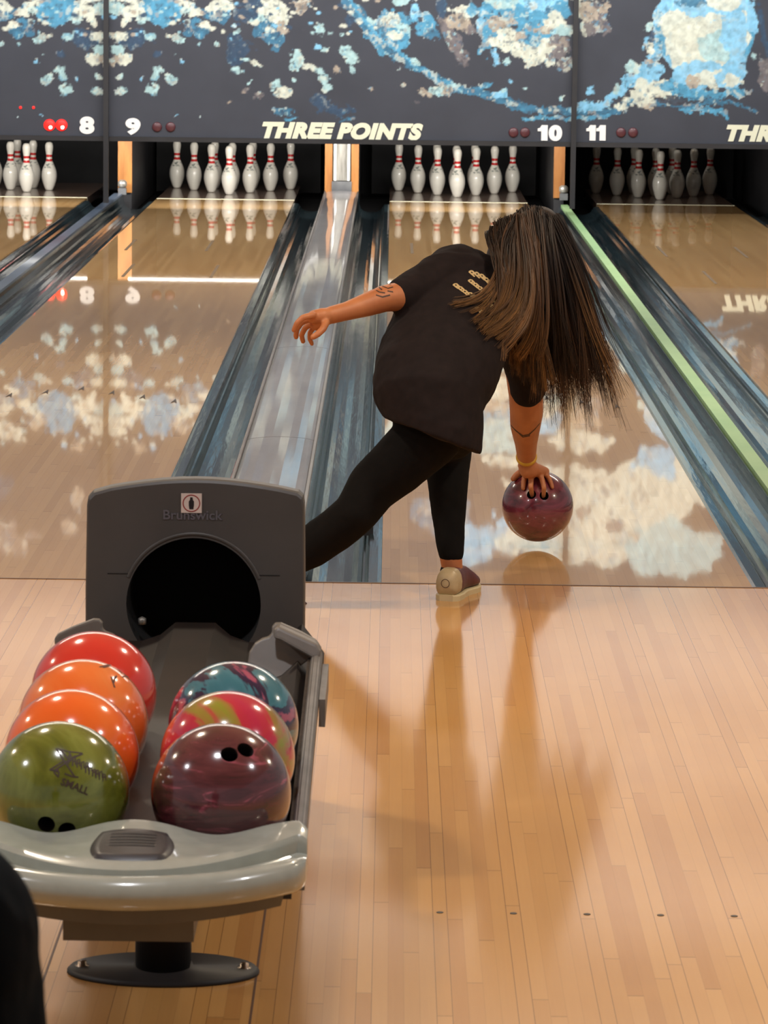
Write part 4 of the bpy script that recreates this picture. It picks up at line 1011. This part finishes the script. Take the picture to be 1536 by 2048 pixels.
bm = blob_bm(chains)
# head: skull, jaw, nose, brow, ears, lips; it hangs forward, looking down the lane
hd = Vector((.30, .62, -.72)).normalized()          # face direction
hu = Vector((.25, .55, .55)); hu = (hu-hd*hu.dot(hd)).normalized(); hr_ = hd.cross(hu)
def hp(a, b, c): return headc+hr_*a+hu*b+hd*c
hrot = Matrix((hr_, hd, hu)).transposed().to_4x4()
def ell(c, r): bmesh.ops.create_uvsphere(bm, u_segments=28, v_segments=18, radius=1, matrix=Matrix.Translation(c) @ hrot @ Matrix.Diagonal((*r, 1)))
ell(hp(0, .012, -.008), (.075, .096, .090)); ell(hp(0, -.035, .022), (.060, .068, .080)); ell(hp(0, -.082, .052), (.036, .034, .030))
ell(hp(0, -.020, .090), (.012, .022, .022)); ell(hp(0, -.002, .086), (.009, .012, .028)); ell(hp(0, .028, .078), (.046, .014, .012))
ell(hp(0, -.056, .082), (.024, .010, .006)); ell(hp(0, -.066, .080), (.021, .010, .006))
for s in (-1, 1): ell(hp(s*.076, -.008, -.004), (.009, .018, .030)); ell(hp(s*.034, -.022, .066), (.022, .018, .018))
# left (front) foot inside its shoe, right foot behind the hood
body = surface('body', bm, 0.0035, 5, M['skin'], bowler)
for s in (-1, 1):
    bm = bmesh.new(); bmesh.ops.create_uvsphere(bm, u_segments=16, v_segments=10, radius=.0125, matrix=Matrix.Translation(hp(s*.031, .004, .079)))
    mkbm('eye', bm, M['white'], bowler, smooth=True)

# leggings
def grow(lst, g_): return [(x, y, Y, r+g_) for x, y, Y, r in lst]
bm = blob_bm([C_(grow(stand[:5]+[(902,1107,-.20,23)], 2.5)), C_(grow(trail[:-1], 2.5)), C_(grow([(862,834,-.36,78),(866,800,-.30,78)], 2)), C_([(892,835,-.40,62),(905,868,-.30,52)])], 28)
leggings = surface('leggings', bm, 0.0055, 4, M['legs'], bowler, wrinkle=(.006, .07))
leggings['label'] = 'black tight leggings'
# t-shirt: lofted torso and two sleeves
def ring(x, y, Y, ax, ay, b, tilt=(0, .72, -.66), aY=0):
    c = P(x, y, Y); s = px_scale(Y); a = (P(x+ax, y+ay, Y+aY)-c); t_ = Vector(tilt).normalized(); t_ = (t_-a.normalized()*t_.dot(a.normalized())).normalized()
    return (c, a, t_*b)
bm = bmesh.new()
loft_bm(bm, [ring(864,872,-.40,96,36,.190,tilt=(0,1,-.12),aY=.02), ring(862,855,-.40,98,30,.190,tilt=(0,1,-.25),aY=.02), ring(858,805,-.38,110,14,.185,tilt=(0,.9,-.5)), ring(870,755,-.31,127,6,.165), ring(886,705,-.22,130,-2,.150),
             ring(908,655,-.13,130,8,.140), ring(935,610,-.05,128,40,.125), ring(960,572,0,112,55,.105,aY=.08), ring(990,552,.03,70,40,.075,aY=.06), ring(1008,546,.05,40,26,.06)], 36)
sl = [C_([(915,545,-.03,58),(880,556,-.08,50),(836,577,-.145,42),(806,592,-.195,38)]), C_([(1030,630,.18,60),(1044,680,.25,54),(1052,740,.33,42),(1054,776,.37,38)]),
      C_([(935,560,-.02,64),(900,540,-.03,50)]), C_([(985,590,.02,60),(1040,625,.18,48)])]
b2 = blob_bm(sl, 28); tm = bpy.data.meshes.new('t'); b2.to_mesh(tm); b2.free(); bm.from_mesh(tm)
shirt = surface('t_shirt', bm, 0.0055, 6, M['shirt'], bowler, wrinkle=(.016, .10))
shirt['label'] = 'loose black short-sleeved t-shirt'
# hem lines and print on the back, draped onto the shirt
def bvh_of(o):
    m_ = o.matrix_world if False else None
    off = Vector((0, 0, 0))
    return BVHTree.FromPolygons([v.co.copy() for v in o.data.vertices], [tuple(p.vertices) for p in o.data.polygons])
def cast(bvh, px, py):
    d = (fw*FPX+RT*(px-768)+UP*(1024-py)).normalized(); return bvh.ray_cast(CAMP, d)
def ribbons(name, bvh, strokes, width, mat, parent, lift=.0015, step=4):
    vs = []; fs = []
    for st_ in strokes:
        pts = []
        for a, b in zip(st_[:-1], st_[1:]):
            n_ = max(1, int(math.hypot(b[0]-a[0], b[1]-a[1])/step))
            pts += [(a[0]+(b[0]-a[0])*i/n_, a[1]+(b[1]-a[1])*i/n_) for i in range(n_)]
        pts.append(st_[-1]); H = []
        for p in pts:
            h = cast(bvh, *p)
            if h[0]: H.append((h[0]+h[1]*lift, h[1]))
        if len(H) < 2: continue
        k0 = len(vs)
        for i, (p, n_) in enumerate(H):
            t_ = (H[min(i+1, len(H)-1)][0]-H[max(i-1, 0)][0]); 
            if t_.length < 1e-6: t_ = Vector((1, 0, 0))
            s_ = t_.normalized().cross(n_)*width/2; vs += [p+s_, p-s_]
        fs += [(k0+2*i, k0+2*i+1, k0+2*i+3, k0+2*i+2) for i in range(len(H)-1)]
    return mk(name, vs, fs, mat, parent)
sb = bvh_of(shirt); bb = bvh_of(body)
rr = random.Random(5); st_ = []
def glyph(x, y, ang, h):
    c, s = math.cos(ang), math.sin(ang); f = lambda a, b: (x+(a*c+b*s), y+(-a*s+b*c))
    return [[f(-3, -h), f(0, h*.2), f(2, h)], [f(3, -h*.9), f(5, 0), f(6, h*.8)], [f(-3, -h), f(3, -h*.9)], [f(-1, 0), f(5, .5)]]
for (x, y) in ((912,574),(921,580),(930,587),(941,592),(948,596)): st_ += glyph(x, y, .5, 6)
for (x, y) in ((944,549),(954,552),(964,556),(973,563),(980,570)): st_ += glyph(x, y, .5, 7)
for (x, y) in ((942,566),(951,573),(960,580)): st_ += glyph(x, y, .5, 6)
for (x, y) in ((970,606),(979,612),(988,604),(997,600),(955,620),(962,626)): st_ += glyph(x, y, .5, 5)
for a_, b_ in ((20, 40), (40, 52), (52, 68), (68, 76)): ribbons('back_print', sb, st_[a_:b_], .0055, M['print'], shirt)
pt = ribbons('back_print', sb, st_[:20], .0055, M['print'], shirt); pt['label'] = 'cream blackletter print across the upper back'
ribbons('tattoo', bb, [[(1022,850),(1032,862),(1046,871),(1058,869),(1070,858),(1080,846)], [(1024,853),(1046,874),(1060,871)]], .0055, M['ink'], body, .0006)
ribbons('tattoo', bb, [[(748,578),(758,584),(770,586)],[(752,590),(765,594),(780,590)],[(764,572),(776,577),(786,574)],[(770,566),(782,570)],[(775,582),(786,584)],[(755,572),(764,580)]], .004, M['ink'], body, .0006)
# wristband
def torus_band(name, c, axis, R, r, mat, parent, flat=1.6):
    q = Vector(axis).to_track_quat('Z', 'Y').to_matrix(); vs = []; fs = []; n = 40; k = 10
    for i in range(n):
        a = 2*PI*i/n
        for j in range(k):
            b = 2*PI*j/k; p = Vector(((R+r*math.cos(b))*math.cos(a), (R+r*math.cos(b))*math.sin(a), r*flat*math.sin(b))); vs.append(Vector(c)+q @ p)
    for i in range(n):
        for j in range(k): fs.append((i*k+j, ((i+1) % n)*k+j, ((i+1) % n)*k+(j+1) % k, i*k+(j+1) % k))
    return mk(name, vs, fs, mat, parent, smooth=True)
wb_ = torus_band('wristband', P(1053, 914, .597), P(1053, 915, .60)-P(1052, 885, .54), .0265, .0055, M['band'], bowler); wb_['label'] = 'yellow wristband'

# shoes
def shoe(loc, yaw, parent_, pitch=0.0):
    L = .255
    def outline(t_):   # half width and centre shift along the length 0 (heel) .. 1 (toe)
        w_ = [.029,.032,.034,.031,.030,.034,.042,.044,.038,.024,.004]
        i = min(9, int(t_*10)); f = t_*10-i; return w_[i]*(1-f)+w_[i+1]*f
    Hh = [.086,.088,.086,.084,.086,.080,.066,.052,.042,.034,.020]
    rot = Matrix.Translation(loc) @ Matrix.Rotation(yaw, 4, 'Z') @ Matrix.Rotation(pitch, 4, 'X')
    vs = []; fs = []; n = 22; ks = 24
    for k in range(ks+1):
        t_ = k/ks; y = t_*L; hw = outline(t_); i = min(9, int(t_*10)); f = t_*10-i; h = Hh[i]*(1-f)+Hh[i+1]*f
        for j in range(n):
            a = 2*PI*j/n; cx = math.cos(a); cz = math.sin(a)
            x = hw*math.copysign(abs(cx)**.55, cx)*(1 if cz < 0 else (1-.22*max(0, cz)))
            z = .016+(h-.016)*(.5+.5*math.copysign(abs(cz)**.6, cz))
            back = -.006*math.sin(PI*(z/.08)) if k == 0 else 0
            vs.append(rot @ Vector((x, y+back+(.012*(1-abs(cx)**2)*0), z)))
    for k in range(ks):
        for j in range(n): fs.append((k*n+j, k*n+(j+1) % n, (k+1)*n+(j+1) % n, (k+1)*n+j))
    fs += [tuple(reversed(range(n))), tuple(range(ks*n, ks*n+n))]
    up = mk('shoe', vs, fs, M['maroon'], parent_, smooth=True); up['label'] = 'maroon and tan bowling shoe'
    # heel counter shell, a touch outside the upper
    vs2 = []; fs2 = []; kk = 3
    for k in range(kk+1):
        for j in range(n):
            v = vs[k*n+j]; c = rot @ Vector((0, k/ks*L, .045)); 
            vs2.append(v+(v-c).normalized()*.0018)
    for k in range(kk):
        for j in range(n):
            fs2.append((k*n+j, k*n+(j+1) % n, (k+1)*n+(j+1) % n, (k+1)*n+j))
    b0 = len(vs2); cc = rot @ Vector((0, -.0075, .045)); vs2.append(cc)
    for j in range(n): fs2.append((b0, (j+1) % n, j))
    hl = mk('heel_panel', vs2, fs2, M['tan'], up, smooth=True); hl['label'] = 'tan leather heel panel'
    # round maker's mark pressed in the heel
    q = rot.to_3x3(); cm = rot @ Vector((-.002, -.0125, .050)); rv = []; rf = []
    for i in range(28):
        a = 2*PI*i/28
        for r_ in (.0125, .0105): rv.append(cm+q @ Vector((r_*math.cos(a), 0, r_*math.sin(a))))
    for i in range(28): rf.append((2*i, 2*i+1, (2*i+3) % 56, (2*i+2) % 56))
    mk('heel_mark', rv, rf, M['ink'], hl)
    sv = []; sf = []
    for z, o_ in ((0.0, .003), (.014, .004), (.0175, .001)):
        for side in (1, -1):
            rng = range(31) if side == 1 else range(30, -1, -1)
            for k in rng:
                t_ = k/30; hw = (outline(t_)+o_)*min(1, (t_*14+.35))**.5; sv.append(rot @ Vector((side*hw, t_*(L+.008)-.009, z)))
    m_ = 62
    for a in range(2):
        for i in range(m_): sf.append((a*m_+i, a*m_+(i+1) % m_, (a+1)*m_+(i+1) % m_, (a+1)*m_+i))
    sf += [tuple(reversed(range(m_))), tuple(range(2*m_, 3*m_))]
    so = mk('sole', sv, sf, M['sole'], up)
    return up
fa = floor_at(897, 1203)
shoe(fa+Vector((-.004, .012, 0)), math.radians(-17), bowler)
ar = P(480, 1165, -.42)
shoe(Vector((ar.x-.03, ar.y-.04, 0.03)), math.radians(-60), bowler, math.radians(-14))
bm = blob_bm([C_([(903,1143,-.20,23.5),(905,1158,-.195,27)])]); surface('sock', bm, .004, 2, M['legs'], bowler)

# ------------------------------------------------------------------ hair
def hair_mat():
    mt = newmat('brown_hair', (0.05,0.03,0.02), 0.42, spec=0.4); t = NT(mt)
    a = t.n('ShaderNodeVertexColor'); a.layer_name = 'Tone'; t.l(a.outputs[0], t.b.inputs['Base Color'])
    return mt
M['hair'] = hair_mat()
M['hairbase'] = noisy('dark_hair_base', srgb(48,36,29), srgb(36,27,22), 20, 0.6)
hv = []; hf = []; hcol = []
def strand(pts, r0_, col0, col1, rn):
    n = 14; k0 = len(hv); prev = None
    a, b, c, d = pts
    for i in range(n+1):
        t_ = i/n; p = bez(a, b, c, d, t_); q = bez(a, b, c, d, min(1, t_+.02))-bez(a, b, c, d, max(0, t_-.02))
        t3 = q.normalized(); s1 = t3.cross(Vector((0, 1, 0)))
        s1 = s1.normalized() if s1.length > 1e-4 else Vector((1, 0, 0)); s2 = t3.cross(s1)
        r = r0_*(1-.85*max(0, t_-.4)/.6)
        for j in range(3):
            A = 2*PI*j/3; hv.append(p+s1*r*math.cos(A)+s2*r*math.sin(A))
            f = min(1, max(0, t_*1.6-.5)); hcol.append([col0[x]*(1-f)+col1[x]*f for x in range(3)]+[1])
    for i in range(n):
        for j in range(3): hf.append((k0+i*3+j, k0+i*3+(j+1) % 3, k0+(i+1)*3+(j+1) % 3, k0+(i+1)*3+j))
hr = random.Random(11)
DKH = [srgb(38,28,24), srgb(46,34,28), srgb(32,24,22)]; MDH = [srgb(78,54,38), srgb(66,47,35), srgb(88,62,42), srgb(54,41,33)]; LTH = [srgb(132,96,58), srgb(104,76,50), srgb(86,62,42), srgb(150,108,64)]
def group(n, root, mid1, mid2, end, c0, c1, jr, jm, je, rad=(.0012,.0022), clump=10, near=True):
    """n strands; root..end are functions of f in 0..1 giving (px, py, Y)"""
    for k in range(n//clump):
        f = hr.random(); off = [hr.gauss(0, 1) for _ in range(9)]
        ca = hr.choice(c0); cb = hr.choice(c1)
        for j in range(clump):
            g_ = f+hr.gauss(0, .02)
            def pt(fn, jit, o): 
                x, y, Y = fn(g_); x += off[o]*jit+hr.gauss(0, jit*.22); y += off[o+1]*jit+hr.gauss(0, jit*.22); Y += off[o+2]*jit*.0009+hr.gauss(0, .004)
                if near and o:
                    h = cast(sb, x, y)
                    if h[0]: Y = min(Y, h[0].y-.012-abs(hr.gauss(0, .010)))
                return P(x, y, Y)
            m_ = hr.uniform(.85, 1.15)
            strand([pt(root, jr, 0), pt(mid1, jm*.7, 3), pt(mid2, jm, 3), pt(end, je, 6)], hr.uniform(*rad), [c*m_ for c in ca], [c*m_ for c in cb], hr)
lerp = lambda a, b, f: a+(b-a)*f
# main curtain, falling straight down on the right
for (n_, c1, ys_) in ((700, MDH+DKH[:1], 800), (500, MDH+LTH[:1], 770), (300, DKH+MDH, 735)):
    group(n_, lambda f: (lerp(1035,1118,f), lerp(420,432,f)+16*abs(f-.4), .03), lambda f: (lerp(1052,1168,f), 520, -.03), lambda f: (lerp(1078,1190,f), 650, -.04), lambda f: (lerp(1100,1222,f), ys_+18*math.sin(PI*f), .0), DKH, c1, 6, 8, 24, rad=(.0009,.0018), clump=12)
group(500, lambda f: (lerp(1060,1135,f), lerp(430,462,f), .10), lambda f: (lerp(1090,1160,f), 530, .08), lambda f: (lerp(1110,1184,f), 660, .08), lambda f: (lerp(1120,1216,f), lerp(740,760,f), .08), DKH, MDH, 6, 6, 18)
# left part, fanning over the back and the right sleeve
group(1300, lambda f: (lerp(990,1060,f), lerp(455,422,f), .0), lambda f: (lerp(1000,1055,f), lerp(510,530,f), -.12), lambda f: (lerp(1010,1090,f), lerp(620,640,f), -.14), lambda f: (lerp(1015,1095,f), lerp(705,785,f), -.06), DKH+MDH[:2], LTH+MDH, 6, 8, 10)
group(700, lambda f: (lerp(1030,1070,f), lerp(440,426,f), -.02), lambda f: (lerp(1030,1085,f), lerp(520,530,f), -.12), lambda f: (lerp(1075,1100,f), lerp(620,640,f), -.16), lambda f: (lerp(965,1080,f), lerp(655,725,f), -.12), MDH, LTH, 6, 8, 9)
group(300, lambda f: (lerp(1005,1040,f), lerp(465,445,f), -.02), lambda f: (lerp(1005,1035,f), lerp(525,530,f), -.12), lambda f: (lerp(1010,1050,f), lerp(595,610,f), -.14), lambda f: (lerp(940,985,f), lerp(628,672,f), -.12), MDH, LTH, 5, 6, 7, clump=8)
group(170, lambda f: (lerp(1000,1030,f), lerp(475,455,f), -.02), lambda f: (lerp(1000,1015,f), lerp(525,530,f), -.12), lambda f: (lerp(1000,1020,f), lerp(596,596,f), -.14), lambda f: (lerp(898,940,f), lerp(606,616,f), -.12), MDH, LTH, 5, 5, 6, clump=8)
group(420, lambda f: (lerp(980,1050,f), lerp(462,424,f), .0), lambda f: (lerp(968,1000,f), lerp(480,480,f), -.08), lambda f: (lerp(998,1010,f), lerp(515,540,f), -.12), lambda f: (lerp(1008,1035,f), lerp(590,650,f), -.12), DKH+MDH[:1], MDH+LTH[1:3], 6, 6, 10)
group(420, lambda f: (lerp(1062,1100,f), lerp(428,440,f), -.02), lambda f: (lerp(1080,1115,f), 520, -.10), lambda f: (lerp(1095,1130,f), 620, -.10), lambda f: (lerp(1105,1140,f), lerp(700,760,f), -.03), DKH, DKH+MDH[3:], 5, 5, 12)
# stray flyaway strands
group(36, lambda f: (lerp(1100,1140,f), 470, .04), lambda f: (1170, 540, .02), lambda f: (lerp(1190,1205,f), 680, .0), lambda f: (lerp(1195,1232,f), lerp(790,735,f), .0), MDH, MDH, 5, 8, 12, rad=(.0006,.0009), clump=2)
hair = mk('hair', hv, hf, M['hair'], bowler, smooth=True)
ca = hair.data.color_attributes.new('Tone', 'FLOAT_COLOR', 'POINT')
ca.data.foreach_set('color', np.clip(np.array(hcol), 0, 1).ravel().astype(np.float32))
hair['label'] = 'long brown hair with lighter ends, hanging down and flying'
bm = blob_bm([C_([(1072,498,.11,77)]), C_([(1040,480,.08,52),(1072,470,.08,58),(1098,500,.07,56),(1110,570,.06,46),(1122,640,.05,38),(1130,700,.05,26)]), C_([(1040,480,.08,50),(1010,510,.03,36),(1000,550,-.01,28)])], 28)
hb = surface('hair_mass', bm, .006, 8, M['hairbase'], bowler, wrinkle=(.012, .05))
# ------------------------------------------------------------------ seated person at the bottom left corner, only the sleeve in view
M['jacket'] = noisy('dark_jacket', srgb(17,23,27), srgb(12,16,20), 14, 0.95, 0.1, spec=0.1)
M['trousers'] = noisy('dark_trousers', srgb(30,32,40), srgb(24,26,32), 14, 0.8)
M['seat'] = noisy('seat_plastic', srgb(60,62,70), srgb(52,54,60), 6, 0.5)
V = Vector
sp_ = empty('person', (-1.055, -7.27, 0), 'seated person in a dark jacket at the bottom left corner, only shoulder and arm visible', 'person')
SX, SY = -1.055, -7.27
def J(x, y, z, r): return (V((SX+x, SY+y, z)), r)
arm_r = [J(.185, 0, .925, .058), J(.21, .03, .66, .046), J(.15, .22, .60, .034), J(.13, .27, .595, .028)]
arm_l = [J(-.185, 0, .925, .058), J(-.21, .03, .66, .046), J(-.15, .22, .60, .034), J(-.13, .27, .595, .028)]
legs_ = [[J(s*.09, -.05, .54, .10), J(s*.10, .38, .53, .068), J(s*.10, .42, .47, .062), J(s*.10, .40, .28, .050), J(s*.10, .40, .10, .036)] for s in (-1, 1)]
feet_ = [[J(s*.10, .39, .07, .036), J(s*.11, .50, .035, .030)] for s in (-1, 1)]
hands_ = []
for s in (-1, 1):
    hands_.append([J(s*.13, .27, .595, .026), J(s*.12, .33, .605, .030)])
    for k in range(4): hands_.append([J(s*(.098+.017*k), .34, .610, .0095), J(s*(.096+.017*k), .385, .607, .009), J(s*(.096+.016*k), .41, .595, .008)])
    hands_.append([J(s*.105, .29, .605, .013), J(s*.080, .325, .607, .0105), J(s*.078, .35, .603, .0095)])
tor = [J(0, -.06, .55, .125), J(0, -.06, .72, .125), J(0, -.03, .88, .12), J(0, 0, .97, .06), J(0, .01, 1.06, .052)]
bm = blob_bm([arm_r, arm_l, tor, [J(-.17, 0, .93, .06), J(.17, 0, .93, .06)]]+legs_+feet_+hands_)
for c, r in (((0, .01, 1.20), (.076, .095, .10)), ((0, .04, 1.14), (.058, .062, .062)), ((0, .107, 1.17), (.012, .018, .024)), ((0, .085, 1.22), (.046, .016, .012)), ((0, .095, 1.125), (.024, .012, .008)), ((.078, .01, 1.18), (.01, .018, .03)), ((-.078, .01, 1.18), (.01, .018, .03))):
    bmesh.ops.create_uvsphere(bm, u_segments=24, v_segments=16, radius=1, matrix=Matrix.Translation((SX+c[0], SY+c[1], c[2])) @ Matrix.Diagonal((*r, 1)))
surface('body', bm, .007, 4, M['skin'], sp_)
ex = lambda ch, g_: [(p, r+g_) for p, r in ch]
bm = blob_bm([[J(.172, 0, .922, .089), J(.206, .03, .66, .082), J(.17, .17, .61, .05), J(.155, .225, .60, .042)], [J(-.172, 0, .918, .078), J(-.20, .03, .66, .066), J(-.17, .17, .61, .05), J(-.155, .225, .60, .042)],
              [J(0, -.06, .55, .150), J(0, -.06, .72, .145), J(0, -.03, .88, .135)], [J(-.15, 0, .925, .076), J(.15, 0, .925, .076)], [J(-.08, -.06, .56, .12), J(.08, -.06, .56, .12)]], 28)
surface('jacket', bm, .007, 5, M['jacket'], sp_, wrinkle=(.022, .09))
bm = blob_bm([ex(l, .012) for l in legs_]+[[J(-.07, -.05, .53, .12), J(.07, -.05, .53, .12)]], 24)
surface('trousers', bm, .008, 4, M['trousers'], sp_)
bm = blob_bm([ex(f, .010) for f in feet_]); surface('shoes', bm, .006, 3, M['black'], sp_)
bm = bmesh.new(); bmesh.ops.create_uvsphere(bm, u_segments=28, v_segments=20, radius=1, matrix=Matrix.Translation((SX, SY-.012, 1.225)) @ Matrix.Diagonal((.086, .098, .098, 1)))
mkbm('short_hair', bm, M['hairbase'], sp_, smooth=True)
t = empty('bench', (SX, SY-.08, 0), 'dark plastic bench seat under the seated person', 'bench')
bm = bmesh.new(); box(bm, SX-.6, SX+.20, SY-.32, SY+.16, .345, .39); mkbm('seat', bm, M['seat'], t, bevel=.015, seg=3)
for x in (SX-.5, SX+.12): add_box('leg', x-.03, x+.03, SY-.25, SY+.08, 0, .345, M['black'], t)
